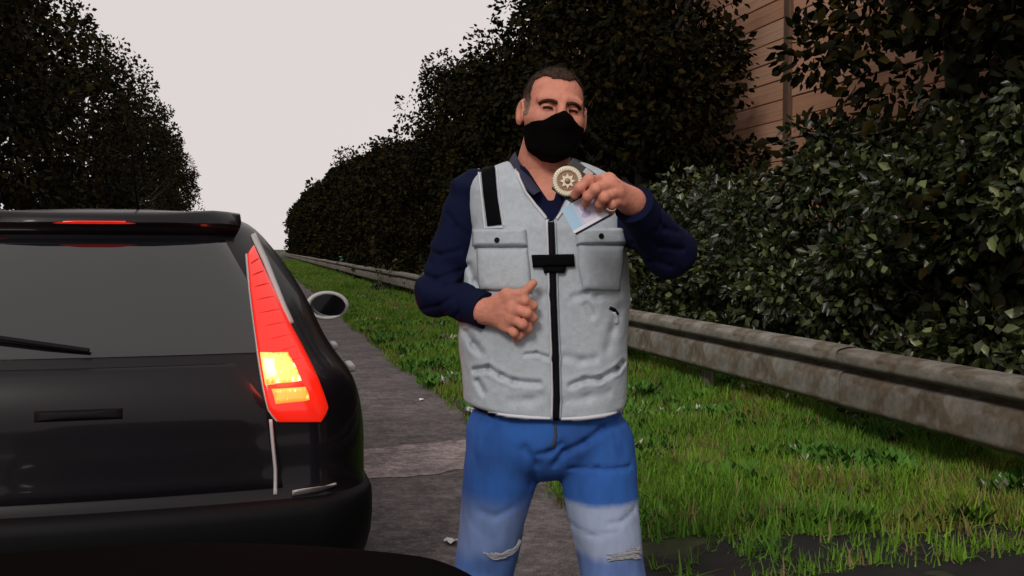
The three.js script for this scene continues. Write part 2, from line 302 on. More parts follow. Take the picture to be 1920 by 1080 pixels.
// tall dark trees overgrowing the barrier along the right side
{
  const R = rng(77), zs = [];
  for (let z = -13.1, i = 0; i < 32; i++) { zs.push(z); z -= 2.3 + R() * .6 + i * .13; }
  zs.forEach((z, i) => {
    const dz = -z, h = (dz < 16 ? 6.8 : dz < 27 ? 5.9 : dz < 38 ? 4.9 : dz < 55 ? 5.5 : dz < 90 ? 6.4 : 7.4) * (.95 + .1 * R()), near = i < 6, mid = i < 14, x = 5.35 + (R() - .5) * .3 + (i > 14 ? .4 : 0);
    const t = thing('roadside_tree', i < 3 ? ['tall dark leafy tree directly beside the brown timber barrier gap', 'tall dark tree second along from the brown timber barrier gap', 'tall dark tree third along from the brown timber barrier gap'][i] : 'tall dark tree in the row behind the guardrail', 'tree', [x, .15, z], R() * 6, 'dark trees in a row behind the guardrail');
    part('trunk', trunkGeo(h * .8, .13, i + 5, 7, 1.1), bark, t);
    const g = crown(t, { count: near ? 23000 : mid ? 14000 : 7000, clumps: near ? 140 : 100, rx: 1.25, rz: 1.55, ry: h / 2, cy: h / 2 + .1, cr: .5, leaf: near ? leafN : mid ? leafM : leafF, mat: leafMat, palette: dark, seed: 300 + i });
  });
  // trees on the near side of the gap
  [[5.7, -7.2, 7.2], [5.6, -5.2, 6.8], [5.5, -3.3, 7], [5.6, -1.2, 6.6]].forEach(([x, z, h], i) => {
    const t = thing('roadside_tree', 'tall dark tree in the row behind the laurel shrubs', 'tree', [x, .15, z], i, 'dark trees behind the laurel shrubs');
    part('trunk', trunkGeo(h * .8, .13, i + 50, 7, 1), bark, t);
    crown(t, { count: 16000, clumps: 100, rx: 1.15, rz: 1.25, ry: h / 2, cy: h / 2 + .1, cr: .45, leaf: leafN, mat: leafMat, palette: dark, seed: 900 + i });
  });
  // pale green laurel shrubs behind the rail
  const laurel = [[.022, .034, .009], [.016, .026, .007], [.04, .052, .014], [.012, .018, .006], [.028, .04, .01], [.03, .03, .009], [.13, .15, .055], [.018, .026, .008], [.075, .10, .022]];
  const ls = leafGeo(.075, .05);
  const S = [[4.75, -11.6, 1.9, 1.0], [4.65, -10.1, 2.0, 1.0], [4.75, -8.7, 2.0, 1.0], [4.6, -7.3, 2.3, .95], [4.7, -6.0, 2.1, .95], [4.65, -4.7, 2.2, .95], [4.7, -3.4, 2.0, .95], [4.6, -13.2, 1.2, .9], [4.65, -15, 1.1, 1], [4.6, -17, 1.2, 1], [4.6, -19.4, 1.1, 1.1], [4.6, -22, 1.2, 1.2], [4.6, -25, 1.1, 1.3], [4.6, -28.5, 1.2, 1.4]];
  S.forEach(([x, z, h, r], i) => {
    const t = thing('shrub', i < 7 ? 'pale green glossy laurel shrub behind the guardrail' : 'low green shrub at the foot of the tall trees', 'shrub', [x, .15, z], i * 1.3, i < 7 ? 'laurel shrubs behind the guardrail' : 'low shrubs under the dark trees');
    part('stem', trunkGeo(h * .7, .03, i + 90, 7, .6), bark, t);
    crown(t, { count: i < 7 ? 8200 : 4200, clumps: i < 7 ? 60 : 40, rx: r * .75, rz: r, ry: h / 2, cy: h / 2, cr: .26, leaf: ls, mat: glossLeaf, palette: laurel, seed: 1200 + i, name: 'foliage', taper: .25 });
  });
}
// trees on the far side of the carriageway
{
  const R = rng(15);
  for (let i = 0, z = 2; i < 22; i++) {
    const h = 15.5 + R() * 3, t = thing('woodland_tree', 'tall broad dark tree on the far side of the carriageway', 'tree', [-11.2 - R() * 1.2, 0, z], R() * 6, 'dark trees across the carriageway');
    part('trunk', trunkGeo(h * .8, .25, i + 150, 8, 2.4), bark, t);
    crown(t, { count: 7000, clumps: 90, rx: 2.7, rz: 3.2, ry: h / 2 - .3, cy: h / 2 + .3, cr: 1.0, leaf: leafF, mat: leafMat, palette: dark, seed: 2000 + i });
    z -= 4.2 + i * .35;
  }
}
// ---------------------------------------------------------------- brown timber barrier
{
  const grain = tileNoise(512, (u, v) => { const g = pn(u * 1, v, 4, 1), a = .72 + .16 * pn(u, v, 40, 9) + .12 * Math.sin((v * 60 + g * 6)) * .5 + .15 * g + .12 * pn(u, v, 9, 13); return [a, a * .97, a * .94]; });
  const tones = [[.74, .40, .26], [.78, .45, .30], [.68, .36, .22], [.76, .46, .32]].map(c => { const t = grain.clone(); t.repeat.set(.5, 1.5); t.needsUpdate = true; return std(rgb(...c), .85, { map: t }); });
  const t = thing('timber_barrier', 'tall brown timber board noise barrier behind the trees', 'noise barrier', [6.95, 0, 0]);
  const bd = new RoundedBoxGeometry(.06, .262, 3.84, 1, .008), posts = std(rgb(.16, .09, .055), .9, { map: grain });
  const R = rng(31);
  part('backing', box(.03, 6.3, 32.2, .055, 3.15, -12, .004), posts, t);
  for (let b = 0; b < 8; b++) {
    const z = 2 - b * 4;
    part('post', box(.16, 6.4, .16, 0, 3.2, z + 2, .015), posts, t);
    for (let k = 0; k < 23; k++) { const m = part('board', bd, tones[Math.floor(R() * 4)], t); m.position.set((R() - .5) * .014, .2 + k * .276, z); m.rotation.x = (R() - .5) * .004; }
  }
}
// ---------------------------------------------------------------- guardrail
{
  const zt = tileNoise(512, (u, v) => { const a = .62 + .2 * pn(u, v, 7, 4) + .2 * pn(u, v, 25, 8) + .12 * pn(u, v, 90, 2); const r = sstep(.18, .4, pn(u, v, 9, 15)); return [a * mix(1, .72, r), a * mix(1, .62, r), a * mix(.97, .5, r)]; });
  zt.repeat.set(.9, .9);
  const zinc = std(rgb(.40, .375, .335), .8, { map: zt, metalness: .15 });
  const zincOld = std(rgb(.33, .30, .26), .85, { map: zt, metalness: .15 });
  const t = thing('guardrail', 'weathered grey steel guardrail along the grass verge', 'guardrail', [3.55, 0, 0]);
  // W profile in (x: towards road is negative, y)
  const prof = [[.05, .72], [-.02, .715], [-.08, .70], [-.09, .66], [-.08, .625], [-.02, .605], [.015, .59], [-.01, .57], [-.055, .555], [-.07, .50], [-.066, .42], [-.06, .37], [-.02, .345], [.01, .33]].map(p => new THREE.Vector2(p[0], p[1]));
  const curve = new THREE.SplineCurve(prof).getPoints(44);
  const seg = L => { const pos = [], idx = [], uv = [], th = .004, n = curve.length; for (const s of [0, 1]) for (let k = 0; k <= 1; k++) curve.forEach((p, i) => { pos.push(p.x + s * th, p.y, -k * L); uv.push(k * L, i * .018); }); const A = (s, k, i) => (s * 2 + k) * n + i; for (let i = 0; i < n - 1; i++) { for (const s of [0, 1]) { const a = A(s, 0, i), b = A(s, 1, i), c = A(s, 0, i + 1), d = A(s, 1, i + 1); s ? idx.push(a, c, b, c, d, b) : idx.push(a, b, c, c, b, d); } } return meshFrom(pos, idx, uv); };
  const g = seg(4.25), bolt = new THREE.SphereGeometry(.013, 8, 6), R = rng(4);
  for (let k = 0; k < 42; k++) {
    const z = 2.6 - k * 4; const b = part('beam', g, k % 3 === 1 ? zincOld : zinc, t); b.position.set((k % 2) * .006 + (R() - .5) * .004, .015 + (R() - .5) * .014, z); b.rotation.x = (R() - .5) * .004;
    if (k < 8) for (const y of [.60, .46]) for (const dz of [-.06, -.19]) { const m = part('bolt', bolt, zinc, b); m.position.set(-.02, y, dz); }
  }
  const postG = mergeGeometries([box(.006, .85, .12, .07, .29, 0, .002), box(.06, .85, .006, .10, .29, .06, .002), box(.06, .85, .006, .10, .29, -.06, .002)]);
  const postMat = std(rgb(.5, .47, .42), .8, { map: zt });
  const spacer = box(.06, .16, .1, .035, .54, 0, .01);
  for (let k = 0; k < 42; k++) { const z = -7.6 + 8 - k * 4; const p = part('post', postG, postMat, t); p.position.z = z; if (k < 10) { const s = part('spacer', spacer, zinc, p); } }
}
// ---------------------------------------------------------------- green cabinet behind the rail
{
  const p = depthAt(655, 495, 46);
  const t = thing('roadside_cabinet', 'small green rounded cabinet standing behind the guardrail', 'cabinet', [p.x, 0, p.z], .2);
  const green = std(rgb(.035, .16, .09), .55);
  part('casing', box(.8, .86, .45, 0, .5, 0, .06), green, t);
  part('lid', box(.86, .06, .5, 0, .955, 0, .028), std(rgb(.06, .22, .13), .5), t);
  part('door', box(.7, .66, .02, 0, .48, .235, .008), green, t);
  part('handle', box(.03, .12, .025, .27, .5, .255, .008), M.plastic, t);
  part('plinth', box(.84, .12, .48, 0, .05, 0, .01), std(rgb(.25, .24, .22), .9), t);
}

// ================================================================ THE CAR AHEAD
{
  const CX = -.515, YK = [.22, .30, .42, .55, .60, .75, .86, .93, 1.0, 1.06, 1.18, 1.30, 1.40, 1.45, 1.48, 1.492];
  const WK = [.76, .82, .85, .855, .855, .855, .84, .815, .765, .73, .675, .60, .525, .46, .36, .22];
  const TK = [-3.20, -3.12, -3.05, -3.04, -3.08, -3.10, -3.11, -3.13, -3.17, -3.21, -3.30, -3.40, -3.49, -3.52, -3.60, -3.8];
  const FK = [-7.0, -7.15, -7.22, -7.2, -7.2, -7.1, -6.95, -6.6, -5.95, -5.82, -5.62, -5.4, -5.2, -5.05, -4.85, -4.6];
  const itp = (K, y) => { let i = 0; while (i < YK.length - 2 && y > YK[i + 1]) i++; const t = clamp((y - YK[i]) / (YK[i + 1] - YK[i])); const m = j => (K[Math.min(j + 1, K.length - 1)] - K[Math.max(j - 1, 0)]) / (YK[Math.min(j + 1, K.length - 1)] - YK[Math.max(j - 1, 0)]); const h = YK[i + 1] - YK[i], t2 = t * t, t3 = t2 * t; return (2 * t3 - 3 * t2 + 1) * K[i] + (t3 - 2 * t2 + t) * h * m(i) + (-2 * t3 + 3 * t2) * K[i + 1] + (t3 - t2) * h * m(i + 1); };
  const RAD = .2, BUL = .07;
  function outline(y, grow = 0, n = 20) { // counter-clockwise plan outline, tail half first
    const w = itp(WK, y) + grow, t = itp(TK, y) + grow, f = itp(FK, y) - grow, r = Math.min(RAD, w * .6), P = [];
    for (const [sx, sz, a0] of [[1, 1, 0], [-1, 1, Math.PI / 2], [-1, -1, Math.PI], [1, -1, Math.PI * 1.5]]) {
      for (let i = 0; i <= n; i++) { const a = a0 + Math.PI / 2 * i / n, xx = sx * (w - r) + Math.cos(a) * r, zz = (sz > 0 ? t - r : f + r) + Math.sin(a) * r, e = sz > 0 ? -1 : 1; P.push([CX + xx, zz + e * BUL * (xx / w) ** 2 * (sz > 0 ? 1 : 2)]); }
      const nx = 10; for (let i = 1; i < nx; i++) { const u = i / nx; if (sx === 1 && sz === 1) { const xx = mix(w - r, -(w - r), u); P.push([CX + xx, t - BUL * (xx / w) ** 2]); } else if (sx === -1 && sz === 1) { P.push([CX - w, mix(t - r - BUL, f + r + 2 * BUL, u)]); } else if (sx === -1) { const xx = mix(-(w - r), w - r, u); P.push([CX + xx, f + 2 * BUL * (xx / w) ** 2]); } else P.push([CX + w, mix(f + r + 2 * BUL, t - r - BUL, u)]); }
    }
    return P;
  }
  function tail(x, y) { const w = itp(WK, y), t = itp(TK, y), r = Math.min(RAD, w * .6), xx = Math.min(Math.abs(x - CX), w * .9995), o = xx - (w - r); return t - BUL * (xx / w) ** 2 - (o > 0 ? r - Math.sqrt(Math.max(0, r * r - o * o)) : 0); }
  const hitTail = (x, y) => { const e = .004, z = tail(x, y), n = V(-(tail(x + e, y) - tail(x - e, y)) / (2 * e), -(tail(x, y + e) - tail(x, y - e)) / (2 * e), 1).normalize(); return { p: V(x, y, z), n }; };
  const toTail = (px, py) => { const d = toWorldDir(camDir(px, py)); let z = -3.2, x, y; for (let k = 0; k < 12; k++) { const t = z / d[2]; x = d[0] * t; y = CAM_H + d[1] * t; const w = itp(WK, y) * .985; x = clamp(x, CX - w, CX + w); z = tail(x, y); } return [x, y]; };
  const hitPx = (px, py) => hitTail(...toTail(px, py));
  function stack(ys, grow, cap0) {
    const pos = [], idx = [], rows = ys.map(y => outline(y, grow)), n = rows[0].length;
    rows.forEach((P, j) => P.forEach(p => pos.push(p[0], ys[j], p[1])));
    for (let j = 0; j < rows.length - 1; j++) for (let i = 0; i < n; i++) { const a = j * n + i, b = j * n + (i + 1) % n; idx.push(a, a + n, b, b, a + n, b + n); }
    if (cap0) { for (const j of [0, rows.length - 1]) { const c = pos.length / 3; let sx = 0, sz = 0; rows[j].forEach(p => { sx += p[0] / n; sz += p[1] / n; }); pos.push(sx, ys[j] + (j ? .004 : 0), sz); for (let i = 0; i < n; i++) { const a = j * n + i, b = j * n + (i + 1) % n; j ? idx.push(a, c, b) : idx.push(a, b, c); } } }
    return meshFrom(pos, idx);
  }
  const car = thing('car', 'black hatchback stopped on the shoulder with its brake lights lit', 'car');
  const ys = []; for (let y = .24; y < 1.46; y += .02) ys.push(y); ys.push(1.465, 1.475, 1.482, 1.488, 1.492);
  part('body', stack(ys, 0, true), M.paint, car);
  // bumper
  const by = [.27, .28, .31, .36, .42, .48, .53, .56, .573, .58]; const bp = [0, .012, .018, .02, .02, .02, .02, .018, .012, -.004];
  { const pos = [], idx = []; let n; by.forEach((y, j) => { const P = outline(y, bp[j]).filter(p => p[1] > -3.9); P.sort((a, b) => Math.atan2(a[1] + 3.9, a[0] - CX) - Math.atan2(b[1] + 3.9, b[0] - CX)); n = P.length; P.forEach(p => pos.push(p[0], y, p[1])); });
    for (let j = 0; j < by.length - 1; j++) for (let i = 0; i < n - 1; i++) { const a = j * n + i; idx.push(a, a + n, a + 1, a + 1, a + n, a + n + 1); }
    const b = part('bumper', meshFrom(pos, idx), M.plastic, car);
    part('bumper_reflection', ribbon([[548, 926], [580, 921], [605, 916], [626, 909]], 7, hitPx, .03, 20), M.trim, b);  // pale strip paints the light reflected on the bumper edge
  }
  // tail lights: right one from its outline, left one mirrored
  const sub = (P, n) => Array.from({ length: n }, (_, i) => lerpPath(P, i / (n - 1)));
  const LL = sub([[463, 478], [468, 540], [477, 610], [488, 690], [497, 740], [505, 772], [522, 791]], 12), LR = sub([[474, 462], [505, 530], [538, 600], [572, 662], [600, 722], [615, 768], [600, 791]], 12);
  const lights = [
    ['red_lens', LL, LR, .014, M.redLens],
    ['brake_lens', [[487, 664], [491, 692], [497, 724]], [[536, 664], [553, 690], [565, 718]], .024, M.brakeLens],
    ['bright_lens', [[491, 676], [494, 695], [499, 713]], [[514, 676], [516, 695], [519, 713]], .032, M.hotLens],
    ['indicator_lens', [[508, 731], [513, 745], [516, 758]], [[571, 727], [577, 740], [579, 752]], .024, M.amberLens],
  ];
  for (const side of [1, -1]) {
    const hit = side > 0 ? hitPx : (px, py) => { const [x, y] = toTail(px, py); return hitTail(2 * CX - x, y); };
    let tl; lights.forEach(([n, a, b, t, m], k) => { const g = panel(side > 0 ? a : b, side > 0 ? b : a, hit, t, k ? 10 : 40, k ? 10 : 16, .25, .004); if (!k) { tl = part('tail_light', g, m, car); } else part(n, g, m, tl); });
    const cell = (a, b, nx, ny, t, seed) => { const q = rng(seed); for (let j = 0; j < ny; j++) for (let i = 0; i < nx; i++) { const e = .12, P = (u, v) => { const l = lerpPath(a, v), r = lerpPath(b, v); return l.map((x, k) => mix(x, r[k], u)); }, u0 = (i + e) / nx, u1 = (i + 1 - e) / nx, v0 = (j + e) / ny, v1 = (j + 1 - e) / ny; const A = [P(u0, v0), P(u0, v1)], B = [P(u1, v0), P(u1, v1)]; part('facet', panel(side > 0 ? A : B, side > 0 ? B : A, hit, t + q() * .004, 2, 2, .4, .002), q() < .55 ? M.brakeLens : q() < .6 ? M.amberLens : M.hotLens, tl); } };
    cell([[487, 664], [491, 692], [497, 724]], [[536, 664], [553, 690], [565, 718]], 7, 5, .026, 3);
    cell([[508, 731], [513, 745], [516, 758]], [[571, 727], [577, 740], [579, 752]], 7, 2, .026, 5);
    for (let k = 0; k < 16; k++) { const v = .06 + k * .058; if (v > .55 && v < .93) continue; const l = lerpPath(LL, v), r = lerpPath(LR, v); part('lens_rib', ribbon([[mix(l[0], r[0], .08), mix(l[1], r[1], .08)], [mix(l[0], r[0], .92), mix(l[1], r[1], .92)]], 3.2, hit, .0175, 10, 3), M.redLens2, tl); }
    const rim = part('lamp_trim', ribbon(LL.map(p => [p[0] - 2, p[1]]), 3, hit, .012, 40), M.trim, tl);
    const c = hit(535, 700), L = new THREE.PointLight(rgb(1, .08, .02), .15); L.position.copy(c.p).addScaledVector(c.n, .08); L.castShadow = true; L.shadow.radius = 3; car.add(L);
  }
  // highlights painted as pale strips on pillar and tailgate edge; tailgate panels
  part('pillar_highlight', ribbon([[474, 440], [497, 490], [519, 545], [532, 578], [546, 608]], 9, hitPx, .012, 30), M.trim, car);
  const W = (x0, x1, y0, y1) => [[[CX + x0, y1], [CX + x0, (y0 + y1) / 2], [CX + x0, y0]], [[CX + x1, y1], [CX + x1, (y0 + y1) / 2], [CX + x1, y0]]];
  const rw = panel([[CX - .40, 1.38], [CX - .50, 1.2], [CX - .56, 1.02]], [[CX + .40, 1.38], [CX + .50, 1.2], [CX + .56, 1.02]], hitTail, .008, 20, 24, .06);
  const gate = part('tailgate', panel([[CX - .44, .99], [CX - .55, .85], [CX - .58, .61]], [[CX + .44, .99], [CX + .55, .85], [CX + .58, .61]], hitTail, .01, 24, 24, .04), M.paint, car);
  part('shut_line_highlight', ribbon([[507, 786], [511, 830], [516, 880], [516, 928]], 7, hitPx, .014, 20), M.trim, gate);  // grey strip paints the highlight along the tailgate gap
  part('handle', panel(...W(-.12, .12, .845, .875), hitTail, .022, 8, 12, .3), M.plastic, gate);
  const rg = part('rear_window', rw, M.glass, car);
  const wp = []; for (let i = 0; i <= 8; i++) { const h = hitTail(CX + mix(.02, -.36, i / 8), mix(1.03, 1.09, i / 8)); wp.push(h.p.addScaledVector(h.n, .025)); }
  part('wiper', tube(wp, .008, 20), M.plastic, rg);
  part('spoiler', panel(...W(-.44, .44, 1.395, 1.445), hitTail, .06, 10, 20, .3), M.paint, car);
  part('high_brake_light', panel(...W(-.15, .15, 1.405, 1.425), hitTail, .066, 6, 12, .3), M.redLens, car);
  // side windows, mirrors, handles
  for (const s of [1, -1]) {
    const hitSide = (z, y) => ({ p: V(CX + s * itp(WK, y), y, z), n: V(s, .35, 0).normalize() });
    for (const [z0, z1, z2, z3] of [[-3.75, -3.95, -4.55, -4.55], [-4.62, -4.62, -5.2, -5.62]]) part('side_window', panel([[z1, 1.36], [z0, 1.02]], [[z2, 1.36], [z3, 1.02]], hitSide, .006, 10, 12, .05), M.glass, car);
    part('door_handle', box(.035, .03, .17, CX + s * .872, .87, -4.05, .012), M.trim, car);
    part('door_handle', box(.035, .03, .17, CX + s * .872, .87, -4.95, .012), M.trim, car);
    // mirror
    const c = depthAt(613, 573, 5.75), mx = s > 0 ? c.x : 2 * CX - c.x;
    const m = new THREE.SphereGeometry(1, 32, 24); m.scale(.125, .085, .06); m.translate(mx, c.y, c.z - .058);
    const hs = part('wing_mirror', m, M.paint, car);
    const ring = new THREE.TorusGeometry(1, .15, 12, 48); ring.scale(.112, .074, .1); ring.rotateY(s * .12); ring.translate(mx, c.y, c.z + .005); part('mirror_rim', ring, M.trim, hs);
    const gl = new THREE.CircleGeometry(1, 40); gl.scale(.106, .07, 1); gl.rotateX(.2); gl.rotateY(-s * .2); gl.translate(mx, c.y, c.z + .012); part('mirror_glass', gl, M.mirror, hs);
    part('mirror_arm', tube([V(mx - s * .09, c.y - .03, c.z), V(mx - s * .12, c.y - .09, c.z - .02), V(mx - s * .2, c.y - .13, c.z - .05), V(mx - s * .3, c.y - .14, c.z - .06)], .024, 12), M.trim, hs);
  }
  part('windscreen', panel([[CX - .48, 1.38], [CX - .66, 1.03]], [[CX + .48, 1.38], [CX + .66, 1.03]], (x, y) => { const w = itp(WK, y); return { p: V(x, y, itp(FK, y) + 2 * BUL * ((x - CX) / w) ** 2), n: V(0, .6, -.8) }; }, .01, 10, 16, .05), M.glass, car);
  for (const s of [1, -1]) for (const z of [-3.85, -6.3]) {
    const tg = new THREE.TorusGeometry(.235, .085, 16, 40); tg.rotateY(Math.PI / 2); tg.scale(1.1, 1, 1); tg.translate(CX + s * .72, .315, z); const w = part('wheel', tg, M.tyre, car);
    const rg2 = new THREE.CylinderGeometry(.19, .19, .1, 32); rg2.rotateZ(Math.PI / 2); rg2.translate(CX + s * .73, .315, z); part('rim', rg2, M.rim, w);
  }
  part('aerial', tube([V(CX + .1, 1.485, -3.75), V(CX + .1, 1.56, -3.68), V(CX + .1, 1.68, -3.6)], .004, 8), M.plastic, car);
}

// ================================================================ BONNET OF THE CAR IN THE FOREGROUND
{
  const CX = -.36, car = thing('parked_car', 'dark bonnet and front end of the car facing the stopped hatchback', 'car');
  const hw = .77, zf = xx => -2.05 + .22 * Math.pow(Math.abs(xx) / .65, 2.2);
  const pos = [], idx = [], NX = 60, NZ = 40, uv = [];
  const topY = (xx, z) => { const t = (z - zf(xx)) / 1.3, e = clamp((hw - Math.abs(xx)) / .14), fr = clamp((z - zf(xx)) / .1); return .70 + .085 * Math.sqrt(1 - (1 - fr) ** 2) + .13 * t - .09 * (1 - Math.sqrt(1 - (1 - e) ** 2)); };
  for (let j = 0; j <= NZ; j++) for (let i = 0; i <= NX; i++) { const a = i / NX * 2 - 1, xx = hw * Math.sign(a) * (1 - (1 - Math.abs(a)) ** 1.6), z = mix(zf(xx), -.62, (j / NZ) ** 1.7); pos.push(CX + xx, topY(xx, z), z); uv.push(xx, z); }
  for (let j = 0; j < NZ; j++) for (let i = 0; i < NX; i++) { const a = j * (NX + 1) + i; idx.push(a, a + NX + 1, a + 1, a + 1, a + NX + 1, a + NX + 2); }
  const hood = new THREE.MeshPhysicalMaterial({ color: rgb(.002, .002, .002), roughness: .9, specularIntensity: .04 });
  part('bonnet', meshFrom(pos, idx, uv), hood, car);
  // skirt: nose and wings
  const ring = []; for (let j = NZ; j >= 0; j--) ring.push(j * (NX + 1)); for (let i = 1; i <= NX; i++) ring.push(i); for (let j = 1; j <= NZ; j++) ring.push(j * (NX + 1) + NX);
  const sp = [], si = [], L = 8; for (let k = 0; k <= L; k++) ring.forEach(r => { const x = pos[r * 3], y = pos[r * 3 + 1], z = pos[r * 3 + 2], t = k / L, o = .05 * Math.sin(t * 2.4); const fx = clamp((Math.abs(x - CX) - .6) / .17) * Math.sign(x - CX), fz = 1 - Math.abs(fx); sp.push(x + fx * o * .6, mix(y, .22, t), z - (z < -1.6 ? fz * o * 1.6 : 0)); });
  for (let k = 0; k < L; k++) for (let i = 0; i < ring.length - 1; i++) { const a = k * ring.length + i; si.push(a, a + 1, a + ring.length, a + 1, a + ring.length + 1, a + ring.length); }
  part('front_wing', meshFrom(sp, si), hood, car);
  part('grille', box(.7, .12, .04, CX, .55, -2.11, .02), M.plastic, car);
  for (const s of [1, -1]) { const g = new THREE.SphereGeometry(1, 24, 16); g.scale(.15, .075, .08); g.rotateY(-s * .5); g.translate(CX + s * .56, .62, -1.9); part('headlight', g, M.glass, car);
    const tg = new THREE.TorusGeometry(.225, .08, 14, 36); tg.rotateY(Math.PI / 2); tg.translate(CX + s * .72, .30, -1.25); part('wheel', tg, M.tyre, car); }
}

// ---------------------------------------------------------------- litter on the shoulder
{
  const paper = std(rgb(.7, .7, .68), .8);
  const scrap = (px, py, w, h, label) => { const p = groundAt(px, py, .02), g = new THREE.PlaneGeometry(w, h, 6, 5), a = g.attributes.position; for (let i = 0; i < a.count; i++) a.setZ(i, .016 * N3(a.getX(i) * 40 + px, a.getY(i) * 40, 1) + .012); g.computeVertexNormals(); g.rotateX(-Math.PI / 2); const m = part(numbered('paper_scrap'), g, paper, scene); m.position.set(p.x, .006, p.z); m.rotation.y = px; tag(m, label, 'litter'); };
  scrap(847, 1012, .07, .05, 'small crumpled white paper scrap on asphalt beside the blue jeans');
  scrap(790, 748, .06, .04, 'pale paper scrap on asphalt near the grass edge');
}
// ================================================================ THE PERSON
const PD = 2.42, PX = (1040 - 960) / F * PD;                       // depth and sideways place of the standing figure
const personPos = [PX * CS + PD * SN, 0, PX * SN - PD * CS];
const person = thing('person', 'man in grey vest, navy shirt, ripped blue jeans and black mask holding up a badge', 'person', personPos, -YAW);
{
  const eye = [-PX, CAM_H, PD];
  const L = (px, py, w = 0) => { const d = camDir(px, py), t = (w - PD) / d[2]; return [eye[0] + d[0] * t, eye[1] + d[1] * t, w]; };
  const kn = (T, y) => { let i = 0; while (i < T.length - 2 && y < T[i + 1][0]) i++; const a = T[i], b = T[i + 1], t = clamp((a[0] - y) / (a[0] - b[0])), s = t * t * (3 - 2 * t) * .5 + t * .5; return a.map((v, k) => mix(v, b[k], s)); };
  const yOf = py => L(960, py)[1];
  // ---- torso sections from the shoulders down: height, centre x, half width, half depth, centre z
  const TS = [[298, 1020, 118, .085, -.03], [325, 1022, 158, .105, -.03], [360, 1024, 155, .122, -.02], [430, 1028, 140, .136, -.005], [500, 1026, 153, .142, .0], [560, 1025, 156, .142, .003], [640, 1019, 153, .138, .005], [700, 1021, 150, .136, .004], [760, 1022, 149, .138, .0], [800, 1022, 150, .138, .0]]
    .map(([py, px, hw, d, z]) => { const a = L(px - hw, py), b = L(px + hw, py); return [a[1], (a[0] + b[0]) / 2, (b[0] - a[0]) / 2, d, z]; });
  const torso = (p, grow = 0) => {
    const [, cx, a, b, cz] = kn(TS, p[1]), A = a + grow, B = b + grow, x = Math.abs(p[0] - cx) / A, z = Math.abs(p[2] - cz) / B, n = 2.35;
    const k = Math.pow(Math.pow(x, n) + Math.pow(z, n), 1 / n); return (k - 1) * Math.min(A, B) * .92;
  };
  const neckB = L(1012, 338, -.045), neckT = L(1030, 255, -.02);
  const shoulderTop = (p, o = 0) => { // sloping shoulders
    const c = L(1020, 296, 0), s = Math.abs(p[0] - c[0]); return (p[1] - (c[1] + .012 + o) + s * .26 + s * s * .55) * .93;
  };
  // ---- arms
  const rS = L(886, 366, -.03), rE = L(821, 548, .0), rW = L(915, 584, .13);
  const lS = L(1158, 384, -.03), lE = L(1256, 472, .16), lW = L(1186, 380, .33);
  const fold = (p, f, a, s = 0) => a * N3(p[0] * f + s, p[1] * f * .55, p[2] * f);
  const armR = (p, g = 0) => sMin(cap(p, rS, rE, .058 + g, .05 + g), cap(p, rE, rW, .05 + g, .036 + g), .03);
  const armL = (p, g = 0) => sMin(cap(p, lS, lE, .058 + g, .053 + g), cap(p, lE, lW, .052 + g, .037 + g), .03);
  const seg = (p, a, b) => { const dx = b[0] - a[0], dy = b[1] - a[1], h = clamp(((p[0] - a[0]) * dx + (p[1] - a[1]) * dy) / (dx * dx + dy * dy)); return Math.hypot(p[0] - a[0] - dx * h, p[1] - a[1] - dy * h); };
  // ---- vest
  const creases = [ // [amount, width, px path]
    [.009, .005, [[985, 664], [1005, 662], [1030, 670]]], [.006, .010, [[1060, 668], [1090, 676], [1115, 672]]],
    [.012, .007, [[890, 698], [915, 692], [940, 706], [965, 715], [1010, 718]]], [.013, .007, [[1070, 722], [1095, 712], [1125, 712], [1160, 696], [1172, 686]]],
    [.009, .010, [[872, 628], [888, 650], [900, 662]]], [.007, .010, [[980, 553], [1005, 550], [1025, 552]]], [.007, .009, [[1075, 557], [1095, 552], [1120, 556], [1160, 552]]],
    [.006, .008, [[895, 720], [905, 738]]], [.005, .012, [[1060, 752], [1100, 745], [1140, 738]]], [.005, .012, [[960, 752], [990, 750], [1015, 742]]], [.006, .009, [[1100, 570], [1110, 590]]], [.008, .010, [[878, 500], [890, 530], [905, 548]]], [.005, .012, [[1165, 580], [1150, 620], [1140, 655]]],
  ].map(([a, w, P]) => [a, w, P.map(q => L(q[0], q[1], .13))]);
  const neckV = p => { // V opening down to the zip
    const top = L(1022, 300, .1), bot = L(1034, 416, .13), t = clamp((top[1] - p[1]) / (top[1] - bot[1]), -.6, 1.2), cx = mix(top[0], bot[0], t);
    const hw = .083 * Math.pow(clamp(1 - t, 0, 1.6), .75) * (t < 1 ? 1 : 0); return t >= 1 ? -.05 : (hw - Math.abs(p[0] - cx)) * .8;
  };
  const vestSdf = p => {
    let d = torso(p, .004);
    d = sMax(d, shoulderTop(p, .004), .02);
    const arm = Math.min(cap(p, [rS[0] - .035, rS[1] + .02, rS[2]], [rE[0] + .01, rE[1], rE[2]], .078, .05), cap(p, [lS[0] + .04, lS[1] + .01, lS[2]], lE, .074, .05));
    d = sMax(d, -arm, .012);
    d = sMax(d, p[2] > -.05 ? neckV(p) : .06 - Math.hypot(p[0] - neckB[0], p[2] - neckB[2]), .008);
    const hem = L(1030, 789 - 16 * Math.min(1.3, ((p[0] - .0) / .2) ** 2), .135)[1]; d = sMax(d, hem - p[1], .012);
    if (p[2] > 0 && d < .05 && d > -.05) for (const [a, w, P] of creases) for (let i = 0; i < P.length - 1; i++) { const q = seg(p, P[i], P[i + 1]); if (q < w * 3) { d += (a * Math.exp(-((q / w) ** 2)) - a * .12 * Math.exp(-(((q - w * 1.7) / w) ** 2))) / (P.length > 2 ? 1.5 : 1); } }
